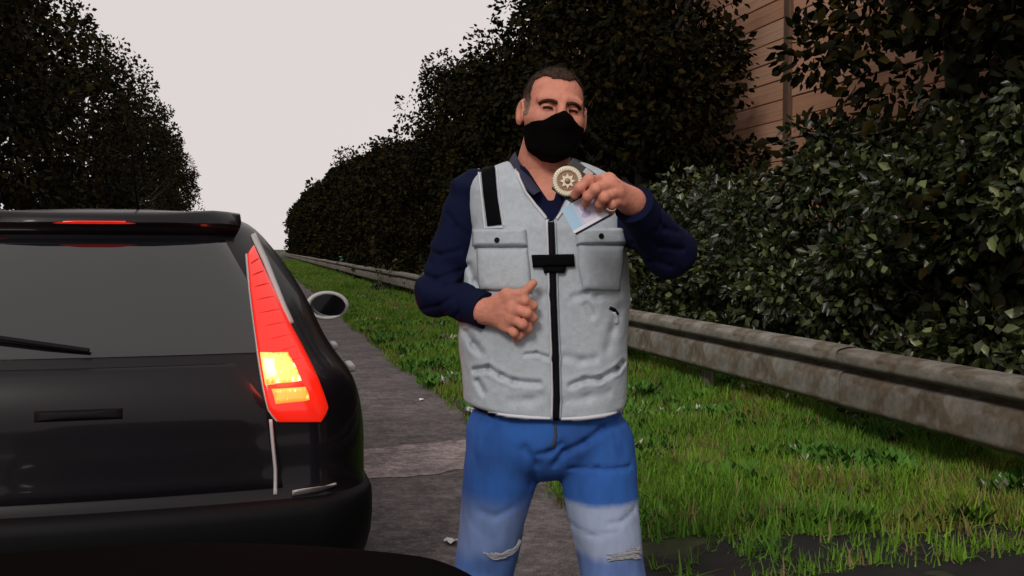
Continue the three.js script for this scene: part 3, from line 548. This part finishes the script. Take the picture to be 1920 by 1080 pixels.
    return d + fold(p, 6, .007, 2) + fold(p, 15, .0012, 7) + .0006 * N3(p[0] * 50, p[1] * 50, p[2] * 50);
  };
  const mk = (f, lo, hi, c, col) => nets(f, lo, hi, c, col);
  const vest = part('vest', mk(vestSdf, [-.27, .88, -.19], [.24, 1.62, .2], .0048), M.vest, person);
  const hitV = (px, py, off = 0) => { // march a ray on to the cloth
    const d = camDir(px, py), l = len3(...d), D = d.map(v => v / l); let t = PD - .35, p; for (let k = 0; k < 160; k++) { p = [eye[0] + D[0] * t, eye[1] + D[1] * t, eye[2] + D[2] * t]; const s = vestSdf(p); if (s < .0004 || p[2] < -.1) break; t += Math.max(.0004, s * .7); }
    const e = .008, n = V(vestSdf([p[0] + e, p[1], p[2]]) - vestSdf([p[0] - e, p[1], p[2]]), vestSdf([p[0], p[1] + e, p[2]]) - vestSdf([p[0], p[1] - e, p[2]]), vestSdf([p[0], p[1], p[2] + e]) - vestSdf([p[0], p[1], p[2] - e])).normalize();
    n.z = Math.max(n.z, .35); n.normalize(); return { p: V(...p), n };
  };
  // pockets, flaps, zip, piping, patches
  const pk = (n, l, r, t, m, nn = 16, mm = 16) => part(n, panel(l, r, hitV, t, nn, mm, .12, .003), m, vest);
  pk('pocket', [[897, 466], [898, 505], [903, 543]], [[989, 466], [993, 505], [996, 546]], .012, M.vestPocket);
  const f1 = pk('pocket_flap', [[892, 430], [892, 464]], [[986, 430], [989, 463]], .018, M.vest, 10, 14);
  pk('pocket', [[1083, 460], [1083, 500], [1092, 542]], [[1166, 460], [1164, 500], [1158, 544]], .013, M.vestPocket);
  const f2 = pk('pocket_flap', [[1078, 430], [1080, 460]], [[1164, 428], [1170, 460]], .018, M.vest, 10, 14);
  for (const [px, py, f] of [[938, 453, f1], [1120, 445, f2]]) { const h = hitV(px, py), g = new THREE.CylinderGeometry(.0065, .0065, .004, 20); const m = part('snap_button', g, M.plastic, f); m.position.copy(h.p).addScaledVector(h.n, .018); m.quaternion.setFromUnitVectors(V(0, 1, 0), h.n); }
  pk('shoulder_patch', [[902, 316], [908, 370], [915, 424]], [[928, 313], [933, 370], [941, 421]], .006, M.blackCloth, 20, 6);
  part('piping', ribbon([[898, 318], [905, 372], [911, 428], [944, 426]], 3.5, hitV, .006, 40), M.piping, vest);
  part('piping', ribbon([[945, 424], [937, 370], [931, 313]], 3, hitV, .005, 30), M.piping, vest);
  pk('chest_patch', [[997, 479], [999, 502]], [[1075, 477], [1077, 500]], .016, M.blackCloth, 8, 20);
  pk('chest_patch', [[1017, 500], [1020, 512]], [[1062, 500], [1058, 512]], .0158, M.blackCloth, 6, 10);
  const zipP = [[1033, 414], [1035, 470], [1037, 560], [1041, 660], [1043, 740], [1042, 788]];
  part('zip', ribbon(zipP, 11, hitV, .010, 60), M.zip, vest);
  part('piping', ribbon(zipP.map(([x, y]) => [x - 8, y]), 4.5, hitV, .011, 60), M.piping, vest);
  part('piping', ribbon(zipP.map(([x, y]) => [x + 8, y]), 2.5, hitV, .009, 60), M.vest, vest);
  part('piping', ribbon([[964, 306], [972, 335], [985, 362], [1004, 388], [1024, 411]], 4, hitV, .007, 40), M.piping, vest);
  part('piping', ribbon([[1044, 412], [1058, 394], [1072, 376]], 4, hitV, .007, 20), M.piping, vest);
  part('piping', ribbon([[872, 765], [900, 772], [950, 779], [1000, 783], [1035, 785]], 5, hitV, .006, 40), M.piping, vest);
  part('piping', ribbon([[1050, 786], [1090, 784], [1130, 779], [1168, 772]], 5, hitV, .006, 40), M.piping, vest);
  part('side_zip', ribbon([[1143, 577], [1150, 580], [1157, 590]], 6, hitV, .006, 16), M.zip, vest);
  part('zip_pull', ribbon([[1149, 585], [1153, 595], [1155, 606]], 5, hitV, .009, 12), M.piping, vest);

  // ---- shirt: body under the vest, sleeves, cuffs, collar
  const sleeveCreases = [[0.0050, .006, [[800, 470], [825, 478], [860, 470]]], [0.0055, .006, [[786, 512], [815, 524], [862, 508]]], [0.0050, .006, [[835, 538], [862, 530], [885, 512]]], [0.0044, .006, [[792, 580], [825, 572], [850, 556]]], [0.0039, .006, [[845, 600], [868, 580], [880, 560]]], [0.0039, .006, [[838, 400], [855, 425], [880, 440]]],
    [0.0050, .006, [[1216, 408], [1240, 430], [1270, 436]]], [0.0055, .006, [[1200, 440], [1235, 462], [1282, 468]]], [0.0050, .006, [[1195, 470], [1225, 488], [1262, 500]]], [0.0044, .006, [[1230, 395], [1220, 430], [1200, 455]]]].map(([a, w, P]) => [a, w, P.map(q => L(q[0], q[1], q[0] > 1100 ? .24 : .04))]);
  const shirtSdf = p => {
    let d = sMax(torso(p, -.026), shoulderTop(p, -.012), .03);
    d = sMax(d, yOf(770) - p[1], .01);
    const cutR = (p[0] - rW[0]) * .94 + (p[1] - rW[1]) * -.3 + (p[2] - rW[2]) * .3 + .012, dir = [lW[0] - lE[0], lW[1] - lE[1], lW[2] - lE[2]], ll = len3(...dir), cutL = ((p[0] - lW[0]) * dir[0] + (p[1] - lW[1]) * dir[1] + (p[2] - lW[2]) * dir[2]) / ll + .012;
    d = sMin(d, Math.max(armR(p), p[2] > .05 ? cutR : -1), .035); d = sMin(d, Math.max(armL(p), p[2] > .2 ? cutL : -1), .035);
    for (const [a, w, P] of sleeveCreases) for (let i = 0; i < P.length - 1; i++) { const q = seg(p, P[i], P[i + 1]); if (q < w * 3) d += a * Math.exp(-((q / w) ** 2)); }
    // open neck
    const v = L(1034, 378, .1), w = clamp((p[1] - v[1]) * .62, 0, .07); if (p[2] > 0 && p[1] > v[1]) d = Math.max(d, (w - Math.abs(p[0] - mix(v[0], L(1018, 310)[0], clamp((p[1] - v[1]) / .1)))) * .7);
    return d + fold(p, 12, .006, 1) + fold(p, 30, .002, 5) - .012 * Math.max(0, .22 - Math.abs(N3(p[0] * 9 + 3, p[1] * 6 + p[0] * 5, p[2] * 8))) + .0022 * Math.sin(p[1] * 70 + p[0] * 60 + 6 * N3(p[0] * 6, p[1] * 6, p[2] * 6)) * (p[0] < -.1 || p[0] > .15 ? 1 : 0);
  };
  const shirt = part('shirt', mk(shirtSdf, [-.44, .92, -.2], [.44, 1.6, .42], .0062), M.shirt, person);
  const cuffBand = (n, a, b, t0, t1, r, parent) => { const A = V(...a), B = V(...b), P = A.clone().lerp(B, t0), Q = A.clone().lerp(B, t1), g = new THREE.CylinderGeometry(r, r, P.distanceTo(Q), 28, 3, false); const m = part(n, g, M.shirt, parent); m.position.copy(P).add(Q).multiplyScalar(.5); m.quaternion.setFromUnitVectors(V(0, 1, 0), B.clone().sub(A).normalize()); };
  cuffBand('cuff', rE, rW, .72, .97, .0435, shirt); cuffBand('cuff', lE, lW, .76, .97, .044, shirt);
  // collar leaves
  { const cr = (P, Q) => { const pos = [], idx = [], n = 14, m = 5; for (let j = 0; j <= n; j++) for (let i = 0; i <= m; i++) { const a = lerpPath(P, j / n), b = lerpPath(Q, j / n), q = a.map((v, k) => mix(v, b[k], i / m)); q[2] += .012 * Math.sin(i / m * 3.14); pos.push(...q); } const B = (n + 1) * (m + 1); for (let k = 0; k < B; k++) pos.push(pos[k * 3], pos[k * 3 + 1], pos[k * 3 + 2] - .005); for (let j = 0; j < n; j++) for (let i = 0; i < m; i++) { const a = j * (m + 1) + i; idx.push(a, a + m + 1, a + 1, a + 1, a + m + 1, a + m + 2, B + a, B + a + 1, B + a + m + 1, B + a + 1, B + a + m + 2, B + a + m + 1); } return meshFrom(pos, idx); };
    part('collar', cr([L(966, 284, -.06), L(970, 296, .0), L(992, 330, .055), L(1014, 358, .09)], [L(955, 300, -.06), L(958, 312, .02), L(975, 345, .085), L(1000, 366, .11)]), M.collar, shirt);
    part('collar', cr([L(1074, 296, -.06), L(1074, 306, .0), L(1062, 334, .05), L(1046, 362, .085)], [L(1092, 304, -.06), L(1092, 322, .02), L(1084, 350, .08), L(1062, 376, .108)]), M.collar, shirt);
    part('undershirt', mk(p => { const v = L(1030, 386, .1); let d = torso(p, -.036); d = sMax(d, shoulderTop(p, -.01), .03); d = Math.max(d, p[1] - yOf(345) + .0, yOf(420) - p[1], -p[2], Math.abs(p[0]) - .09); return d; }, [-.12, 1.38, -.02], [.12, 1.56, .16], .006), M.undershirt, shirt);
  }

  // ---- jeans
  const hipR = L(946, 838, .0), kneeR = L(903, 1112, -.05), hipL = L(1115, 838, .0), kneeL = L(1152, 1112, .08);
  const ankR = [kneeR[0] - .01, .1, -.32], ankL = [kneeL[0] + .02, .1, .10];
  const jeanSdf = p => {
    let d = ell(p, L(1025, 806, -.01), [.198, .125, .135]);
    d = sMin(d, cap(p, hipR, kneeR, .096, .072), .018); const dl = cap(p, hipL, kneeL, .098, .074);
    d = sMin(d, dl, .012);
    d = sMin(d, cap(p, kneeR, ankR, .073, .058), .02); d = sMin(d, cap(p, kneeL, ankL, .075, .06), .02);
    d = sMax(d, p[1] - yOf(764), .01); d = sMax(d, .07 - p[1], .006);
    // creases at the groin and across the thighs
    const g = (P, a, w) => { for (let i = 0; i < P.length - 1; i++) { const q = seg(p, P[i], P[i + 1]); if (q < w * 3 && p[2] > -.02) d += a * Math.exp(-((q / w) ** 2)); } };
    g(GR[0], .012, .009); g(GR[1], .009, .008); g(GR[2], .007, .006); g(GR[3], .008, .012); g(GR[4], .003, .01); g(GR[6], .003, .007); g(GR[7], .004, .007);
    return d + fold(p, 11, .006, 4) + fold(p, 28, .0022, 9) + .007 * Math.max(0, .16 - Math.abs(N3(p[0] * 7 + 1, p[1] * 9 + p[0] * 6, p[2] * 6 + 4)));
  };
  const GR = [[[1172, 796], [1130, 806], [1095, 830], [1058, 846], [1040, 870]], [[1010, 850], [1030, 846], [1052, 830]], [[1068, 880], [1120, 879], [1182, 882]], [[985, 840], [1005, 870], [1000, 915]], [[960, 960], [930, 975], [900, 968]], [[880, 905], [915, 915], [960, 905]], [[1070, 990], [1110, 1000], [1150, 992]], [[1190, 960], [1165, 975], [1140, 978]], [[890, 860], [930, 868], [970, 862]], [[885, 1000], [910, 1012], [950, 1006]]].map(P => P.map(q => L(q[0], q[1], .1)));
  const blue = [.022, .115, .42], deep = [.014, .06, .24], faded = [.30, .36, .50], pale = [.20, .27, .46];
  const yA = L(1130, 943, .1)[1], yB = L(1130, 1036, .1)[1], yC = L(920, 962, .08)[1], yD = L(920, 1045, .08)[1];
  const jeanCol = p => {
    const n = N3(p[0] * 70, p[1] * 18, p[2] * 70) * .55 + N3(p[0] * 26, p[1] * 12, p[2] * 26) * .4 + N3(p[0] * 9, p[1] * 9, p[2] * 9), b = blue.map((v, k) => mix(v, deep[k], clamp(.35 - n * .6))), right = p[0] > .02;
    const y = p[1] + n * .008; let t = right ? sstep(yA + .006, yA - .01, y) * mix(.3, 1, sstep(yB - .02, yB + .006, y)) : .72 * sstep(yC + .05, yC - .03, y) * mix(.4, 1, sstep(yD - .03, yD + .015, y));
    const f = right ? faded : pale; return b.map((v, k) => mix(v, f[k] * (1 + .25 * n), t));
  };
  const jeans = part('jeans', mk(jeanSdf, [-.32, .05, -.42], [.32, 1.0, .24], .008, jeanCol), M.jeans, person);
  const hitJ = (px, py) => { const d = camDir(px, py), l = len3(...d), D = d.map(v => v / l); let t = PD - .3, p; for (let k = 0; k < 160; k++) { p = [eye[0] + D[0] * t, eye[1] + D[1] * t, eye[2] + D[2] * t]; const s = jeanSdf(p); if (s < .0005 || p[2] < -.15) break; t += Math.max(.0005, s * .7); } const e = .006, n = V(jeanSdf([p[0] + e, p[1], p[2]]) - jeanSdf([p[0] - e, p[1], p[2]]), jeanSdf([p[0], p[1] + e, p[2]]) - jeanSdf([p[0], p[1] - e, p[2]]), jeanSdf([p[0], p[1], p[2] + e]) - jeanSdf([p[0], p[1], p[2] - e])).normalize(); n.z = Math.max(.3, n.z); n.normalize(); return { p: V(...p), n }; };
  const fray = std(rgb(.62, .62, .66), .95, { bumpMap: weaveFine, bumpScale: .003 });
  { const q = rng(8); for (const [P, n, sp] of [[[[905, 1037], [925, 1042], [942, 1041], [960, 1033], [972, 1018], [977, 1004]], 26, 10], [[[1134, 1047], [1152, 1044], [1172, 1041], [1192, 1040], [1204, 1042]], 30, 13], [[[1174, 1034], [1190, 1030], [1204, 1034]], 16, 9]]) {
      const gs = []; for (let k = 0; k < n; k++) { const a = q() * .55, b = a + .25 + q() * .2, o = (q() - .5) * sp, pts = []; for (let i = 0; i <= 5; i++) { const m = lerpPath(P, Math.min(1, mix(a, b, i / 5))), h = hitJ(m[0] + (q() - .5) * 2, m[1] + o + (q() - .5) * 3); pts.push(h.p.addScaledVector(h.n, .002 + q() * .004)); } gs.push(tube(pts, .0012 + q() * .0012, 10, 5)); }
      part('frayed_rip', mergeGeometries(gs), fray, jeans); } }
  part('fly_seam', ribbon([[1040, 792], [1042, 815], [1036, 840]], 4, hitJ, .004, 16), M.jeans.clone(), jeans).geometry.setAttribute('color', new THREE.Float32BufferAttribute(new Float32Array(19 * 7 * 3).fill(.06), 3));
  // ---- shoes
  const shoeM = std(rgb(.03, .03, .035), .6);
  for (const a of [ankR, ankL]) part('shoe', mk(p => { let d = cap(p, [a[0], .075, a[2] - .02], [a[0], .045, a[2] + .17], .048, .036); d = sMin(d, cap(p, [a[0], .1, a[2]], [a[0], .06, a[2] + .02], .05, .05), .03); d = sMax(d, -p[1] + .003, .008); return d; }, [a[0] - .09, -.01, a[2] - .12], [a[0] + .09, .18, a[2] + .25], .008), shoeM, person);

  // ---- head in its own frame (y up, z out of the face)
  const HS = .93, hc = L(1038, 214, .02), HQ = new THREE.Quaternion().setFromEuler(new THREE.Euler(-.04, .17, -.11, 'YXZ')), HI = HQ.clone().invert(), tv = V(0, 0, 0);
  const toH = p => { tv.set(p[0] - hc[0], p[1] - hc[1], p[2] - hc[2]).applyQuaternion(HI).multiplyScalar(1 / HS); return [tv.x, tv.y, tv.z]; };
  const fromH = h => { const v = V(...h).multiplyScalar(HS).applyQuaternion(HQ); return [v.x + hc[0], v.y + hc[1], v.z + hc[2]]; };
  const mirrorX = p => [Math.abs(p[0]), p[1], p[2]];
  const skull = q => ell(q, [0, .028, -.022], [.079, .092, .1]);
  const headH = h => {
    const q = mirrorX(h); let d = skull(q);
    d = sMin(d, ell(q, [0, -.035, .014], [.066, .085, .076]), .03);
    d = sMin(d, ell(q, [0, -.098, .05], [.032, .026, .03]), .03);
    d = sMin(d, ell(q, [.034, -.066, .01], [.025, .042, .045]), .025);
    d = sMin(d, cap(q, [.012, .022, .082], [.05, .022, .065], .0105, .009), .018);
    d = sMin(d, cap(q, [.047, -.028, .058], [.064, -.022, .02], .018, .012), .025);
    d = sMax(d, -ell(q, [.033, .001, .099], [.021, .012, .017]), .014);
    d = sMin(d, ell(q, [.032, .0, .072], [.0165, .0135, .0145]), .004);
    d = sMax(d, -cap(q, [.021, -.0035, .0885], [.044, -.0025, .082], .0016, .0014), .002);
    d = sMin(d, cap(q, [0, .018, .084], [0, -.03, .108], .009, .014), .012);
    d = sMin(d, ell(q, [.012, -.033, .098], [.009, .008, .011]), .008);
    // ear
    const ex = q[0] - .083 - Math.max(0, -(q[2] + .01)) * .35; let e = ell([ex, q[1] - .15 * (q[2] + .01), q[2]], [0, -.004, -.012], [.009, .034, .021]); e = sMax(e, -ell([ex, q[1], q[2]], [.008, -.002, -.006], [.007, .021, .011]), .005);
    d = sMin(d, e, .008);
    return d;
  };
  const neck = p => cap(p, neckB, neckT, .068, .06);
  const headSdf = p => { const h = toH(p); return sMin(headH(h) * HS, neck(p), .022) + .0006 * N3(p[0] * 120, p[1] * 120, p[2] * 120); };
  // ---- hands
  const chain = (p, pts, r0, r1) => { let d = 1; for (let i = 0; i < pts.length - 1; i++) { const a = mix(r0, r1, i / (pts.length - 1)), b = mix(r0, r1, (i + 1) / (pts.length - 1)); d = sMin(d, cap(p, pts[i], pts[i + 1], a, b), .004); } return d; };
  const X = P => P.map(q => L(...q));
  const LH = { // left hand, raised
    w: L(1184, 378, .325), mcp: X([[1130, 340, .375], [1146, 347, .385], [1157, 360, .38], [1163, 376, .365]]),
    f: [X([[1130, 340, .375], [1104, 337, .41], [1086, 353, .412], [1077, 366, .40]]), X([[1146, 347, .385], [1116, 355, .425], [1102, 369, .418], [1098, 381, .402]]), X([[1157, 360, .38], [1132, 371, .42], [1124, 382, .408], [1124, 391, .394]]), X([[1163, 376, .365], [1147, 384, .40], [1143, 391, .388], [1146, 397, .378]])],
    th: X([[1172, 352, .335], [1142, 336, .335], [1110, 342, .345], [1084, 356, .358]]) };
  const RH = { // right hand, loosely closed in front of the vest, thumb up
    w: L(908, 584, .135), mcp: X([[956, 562, .178], [962, 578, .184], [958, 596, .18], [948, 612, .17]]),
    f: [X([[954, 561, .178], [984, 564, .192], [1000, 573, .180], [997, 584, .165]]), X([[960, 578, .184], [988, 587, .196], [999, 596, .182], [994, 606, .168]]), X([[956, 596, .18], [980, 608, .192], [990, 616, .178], [984, 624, .166]]), X([[946, 611, .17], [964, 624, .182], [972, 631, .168], [966, 636, .158]])],
    th: X([[924, 562, .15], [950, 552, .18], [980, 551, .188], [1000, 531, .186]]) };
  const handSdf = (H, wr) => p => {
    let d = cap(p, wr, H.w, .027, .026);
    H.mcp.forEach((m, i) => { d = sMin(d, cap(p, H.w, m, .021, i === 3 ? .0125 : .0145), .016); });
    for (let i = 0; i < 3; i++) d = sMin(d, cap(p, H.mcp[i], H.mcp[i + 1], .012, .012), .01);
    d = sMin(d, cap(p, H.w, H.th[1], .02, .014), .014);
    H.f.forEach((f, i) => { d = sMin(d, chain(p, f, [.0118, .0122, .0116, .0102][i], [.0092, .0095, .009, .008][i]), .005); H.mcp[i] && (d = sMin(d, len3(p[0] - f[1][0], p[1] - f[1][1], p[2] - f[1][2]) - .0112 + (i === 3 ? .0015 : 0), .004)); });
    d = sMin(d, chain(p, H.th.slice(1), .0135, .0095), .006);
    return d + .0005 * N3(p[0] * 140, p[1] * 140, p[2] * 140);
  };
  const bounds = (H, wr) => { const P = [H.w, wr, ...H.mcp, ...H.f.flat(), ...H.th], lo = [9, 9, 9], hi = [-9, -9, -9]; P.forEach(p => p.forEach((v, k) => { lo[k] = Math.min(lo[k], v); hi[k] = Math.max(hi[k], v); })); return [lo.map(v => v - .035), hi.map(v => v + .035)]; };
  const wl = lE.map((v, k) => mix(v, lW[k], .6)), wr = rE.map((v, k) => mix(v, rW[k], .6));
  const hL = handSdf(LH, wl), hR = handSdf(RH, wr);
  const inner = p => { // the body inside the clothes
    let d = sMax(sMax(torso(p, -.035), shoulderTop(p, -.03), .03), yOf(800) - p[1], .02); d = sMin(d, armR(p, -.02), .03); d = sMin(d, armL(p, -.02), .03); d = sMin(d, cap(p, neckB, [neckB[0], neckB[1] - .06, neckB[2]], .06, .07), .02);
    d = sMin(d, ell(p, L(1025, 815, -.01), [.15, .09, .085]), .01); for (const [a, k, b] of [[hipR, kneeR, ankR], [hipL, kneeL, ankL]]) { d = sMin(d, cap(p, a, k, .062, .048), .03); d = sMin(d, cap(p, k, b, .05, .036), .02); } return d; };
  const [la, lb] = bounds(LH, wl), [ra, rb] = bounds(RH, wr);
  const body = mergeGeometries([
    mk(inner, [-.42, .06, -.4], [.42, 1.56, .36], .014),
    mk(headSdf, [hc[0] - .15, hc[1] - .21, hc[2] - .16], [hc[0] + .15, hc[1] + .15, hc[2] + .16], .0034),
    mk(hL, la, lb, .003), mk(hR, ra, rb, .003)]);
  part('body', body, M.skin, person);
  // nails
  // ---- hair
  const hairCol = p => { const h = toH(p), side = sstep(.055, .0, h[1] + Math.max(0, h[2]) * .2), n = N3(p[0] * 200, p[1] * 90, p[2] * 200); const a = [.06, .038, .028], b = [.28, .18, .135]; return a.map((v, k) => Math.max(.006, mix(v, b[k], side * .8) * (1 + .5 * n))); };
  const hairSdf = p => {
    const h = toH(p), q = mirrorX(h), thick = .0015 + .0035 * sstep(.03, .1, q[1]);
    let d = skull(q) - thick; d = Math.min(d, headH(h) - .0012);
    const front = .078 - q[1] + .5 * Math.max(0, q[0] - .02) * sstep(.065, .03, q[0]) - .35 * Math.max(0, .02 - q[2]) , side = Math.max(q[2] - .030 + .25 * (q[1] - .02), -.018 - q[1]), back = Math.max(q[2] + .035, -.075 - q[1]);
    const reg = Math.min(front + .003 * N3(h[0] * 60, 1, h[2] * 60), side, back);
    d = Math.max(d, reg * .8);
    const ear = ell(q, [.088, -.004, -.012], [.014, .04, .026]); d = Math.max(d, -ear);
    return d * HS + .0022 * N3(p[0] * 160, p[1] * 80, p[2] * 160) + .0015 * N3(p[0] * 320, p[1] * 200, p[2] * 320);
  };
  part('hair', mk(hairSdf, [hc[0] - .14, hc[1] - .14, hc[2] - .16], [hc[0] + .14, hc[1] + .15, hc[2] + .14], .0032, hairCol), M.hair, person);
  { const q = rng(21), gs = [], cols = [], pos = [], idx = [], nor = [];
    for (let i = 0, tries = 0; i < 9000 && tries < 80000; tries++) {
      const u = q() * 2 - 1, a = q() * 6.2832, r = Math.sqrt(1 - u * u), dir = [r * Math.cos(a), u, r * Math.sin(a)], h0 = [dir[0] * .079, .028 + dir[1] * .092, -.022 + dir[2] * .1], w0 = fromH(h0);
      if (hairSdf([w0[0], w0[1], w0[2]]) > .002) continue;
      const top = sstep(.02, .1, h0[1]), l = .003 + .005 * top, n = V(...dir).applyQuaternion(HQ), lean = V((q() - .5) * 1.2, .2 + q() * .5, .25 + (q() - .5) * 1.2).applyQuaternion(HQ), tip = n.clone().multiplyScalar(1).addScaledVector(lean, .7).normalize().multiplyScalar(l), sd = V(q() - .5, q() - .5, q() - .5).cross(tip).normalize().multiplyScalar(.0007);
      const b = V(...w0).addScaledVector(n, .0015), k = pos.length / 3; for (const p of [b.clone().add(sd), b.clone().sub(sd), b.clone().add(tip)]) { pos.push(p.x, p.y, p.z); nor.push(n.x, n.y, n.z); cols.push(...hairCol([p.x, p.y, p.z])); } idx.push(k, k + 1, k + 2); i++; }
    const g = meshFrom(pos, idx, null, cols); g.setAttribute('normal', new THREE.Float32BufferAttribute(nor, 3)); const m = part('hair_strands', g, M.hair, person); m.userData.kind = 'stuff'; }
  // eyebrows and eyes
  for (const s of [-1, 1]) {
    const bp = [[.013, .0105, .0955], [.028, .0145, .0925], [.043, .0135, .083], [.054, .0075, .070]].map(q => V(...fromH([q[0] * s, q[1], q[2]])));
    const g = tube(bp, .0040, 20, 8); part('eyebrow', g, M.brow, person);
    const ep = [[.021, -.004, .0885], [.028, -.002, .0872], [.036, -.002, .0855], [.044, -.0035, .081]].map(q => V(...fromH([q[0] * s, q[1], q[2]])));
    part('eye', tube(ep, .0029, 16, 8), M.eye, person);
  }
  // ---- mask
  const maskSdf = p => {
    const h = toH(p), q = mirrorX(h); let d = headH(h);
    d = sMin(d, cap(q, [0, -.028, .107], [0, -.095, .082], .014, .016), .05);                     // cloth bridges nose and chin
    d = sMin(d, cap(q, [.028, -.045, .072], [.02, -.095, .062], .02, .016), .03);
    d -= .0065;
    const top = q[1] - (-.013 - .55 * q[0] + (q[0] > .045 ? .4 * (q[0] - .045) : 0)), back = .004 - q[2] + .12 * (q[1] + .03), bottom = (-.128 - q[1] + .6 * Math.max(0, q[0] - .018)) * .85;
    d = Math.max(d, top * .9, back, bottom); return d * HS + .0012 * N3(p[0] * 50, p[1] * 50, p[2] * 50);
  };
  const mask = part('face_mask', mk(maskSdf, [hc[0] - .13, hc[1] - .17, hc[2] - .06], [hc[0] + .13, hc[1] + .05, hc[2] + .17], .0032), M.mask, person);
  for (const s of [-1, 1]) { part('ear_loop', tube([[.068, -.032, .012], [.079, -.012, .0], [.085, .02, -.012], [.09, .012, -.03]].map(q => V(...fromH([q[0] * s, q[1], q[2]]))), .0016, 20, 6), M.mask, mask); part('ear_loop', tube([[.066, -.066, .012], [.078, -.05, -.004], [.09, -.035, -.028]].map(q => V(...fromH([q[0] * s, q[1], q[2]]))), .0016, 20, 6), M.mask, mask); }
  { const h = fromH([-.012, -.1, .104]); const g = new THREE.SphereGeometry(.0028, 10, 8); g.scale(1.4, 1, .5); g.translate(h[0], h[1], h[2]); part('mask_emblem', g, M.piping, mask); }
  // ring on the little finger
  { const a = V(...LH.f[3][1]), b = V(...LH.f[3][2]), g = new THREE.TorusGeometry(.0105, .0026, 10, 28), m = part('ring', g, M.gold, person); m.position.copy(a).lerp(b, .45); m.quaternion.setFromUnitVectors(V(0, 0, 1), b.clone().sub(a).normalize()); }

  // ================= things held in the raised hand
  const held = (name, label, cat, px, py, w) => { const l = L(px, py, w), v = V(...l).applyAxisAngle(V(0, 1, 0), -YAW); return thing(name, label, cat, [v.x + personPos[0], v.y, v.z + personPos[2]], -YAW); };
  const B = held('badge', 'round gold and silver badge in a dark leather holder, held up in the hand', 'badge', 1064, 340, .385);
  { const r = .031, rel = new THREE.Group(); B.rotation.x = -.05;
    const hg = box(.062, .078, .006, .012, .008, -.008, .006); hg.rotateZ(-.62); part('leather_holder', hg, M.leather, B);
    const hg2 = box(.02, .012, .004, .031, .042, -.003, .003); hg2.rotateZ(-.7); hg2.translate(-.008, .005, 0); part('clip', hg2, M.trim, B);
    const disc = new THREE.CylinderGeometry(r, r, .004, 48); disc.rotateX(Math.PI / 2); part('disc', disc, M.bronze, B);
    const ring = []; for (let k = 0; k < 36; k++) { const g = box(.0032, .009, .003, 0, r * .84, .0042, .0012); g.rotateZ(k / 36 * 6.2832); ring.push(g); } const t = new THREE.TorusGeometry(r * .84, .0056, 10, 48); t.scale(1, 1, .55); t.translate(0, 0, .002); part('rim', t, M.silver, B); part('beading', mergeGeometries(ring), M.silver, B);
    const sh = new THREE.Shape(); for (let k = 0; k < 16; k++) { const a = k / 16 * 6.2832 + Math.PI / 2, q = (k % 2 ? .0085 : .0155); k ? sh.lineTo(Math.cos(a) * q, Math.sin(a) * q) : sh.moveTo(Math.cos(a) * q, Math.sin(a) * q); }
    const sg = new THREE.ExtrudeGeometry(sh, { depth: .002, bevelEnabled: true, bevelSize: .001, bevelThickness: .001, bevelSegments: 2 }); sg.translate(0, 0, .002); part('star', sg, M.silver, B);
    const cg = new THREE.SphereGeometry(.006, 16, 12); cg.scale(1, 1, .5); cg.translate(0, 0, .0052); part('boss', cg, M.bronze, B); }
  const cv = document.createElement('canvas'); cv.width = 428; cv.height = 270; const cx = cv.getContext('2d');
  cx.fillStyle = '#e4e0f4'; cx.fillRect(0, 0, 428, 270); cx.fillStyle = '#b4d6f0'; cx.fillRect(0, 0, 120, 270); cx.fillStyle = '#cdd8f2'; cx.fillRect(120, 0, 40, 270);
  cx.fillStyle = '#b9a6cc'; cx.beginPath(); cx.ellipse(215, 95, 34, 42, 0, 0, 6.3); cx.fill(); cx.fillStyle = '#c4b4d8'; cx.beginPath(); cx.ellipse(215, 160, 55, 34, 0, 0, 6.3); cx.fill(); cx.fillStyle = '#f2f0fa'; cx.fillRect(0, 240, 428, 30);
  const ct = new THREE.CanvasTexture(cv); ct.colorSpace = THREE.SRGBColorSpace;
  const C = held('identity_card', 'pale blue and lilac identity card held between the fingers below the badge', 'card', 1097, 397, .383);
  { const ca = new THREE.Shape(), w = .041, h = .029, r = .003; ca.moveTo(-w + r, -h); ca.lineTo(w - r, -h); ca.quadraticCurveTo(w, -h, w, -h + r); ca.lineTo(w, h - r); ca.quadraticCurveTo(w, h, w - r, h); ca.lineTo(-w + r, h); ca.quadraticCurveTo(-w, h, -w, h - r); ca.lineTo(-w, -h + r); ca.quadraticCurveTo(-w, -h, -w + r, -h);
    const g = new THREE.ExtrudeGeometry(ca, { depth: .0012, bevelEnabled: false }), p = g.attributes.position, u = g.attributes.uv; for (let i = 0; i < p.count; i++) u.setXY(i, (p.getX(i) + w) / (2 * w), (p.getY(i) + h) / (2 * h)); g.rotateZ(.5); part('card', g, std(rgb(1, 1, 1), .35, { map: ct }), C);
    const b = box(.086, .062, .003, .004, -.003, -.004, .003); b.rotateZ(.5); part('card_holder', b, std(rgb(.012, .014, .05), .5), C); }
}
renderer.render(scene, camera);
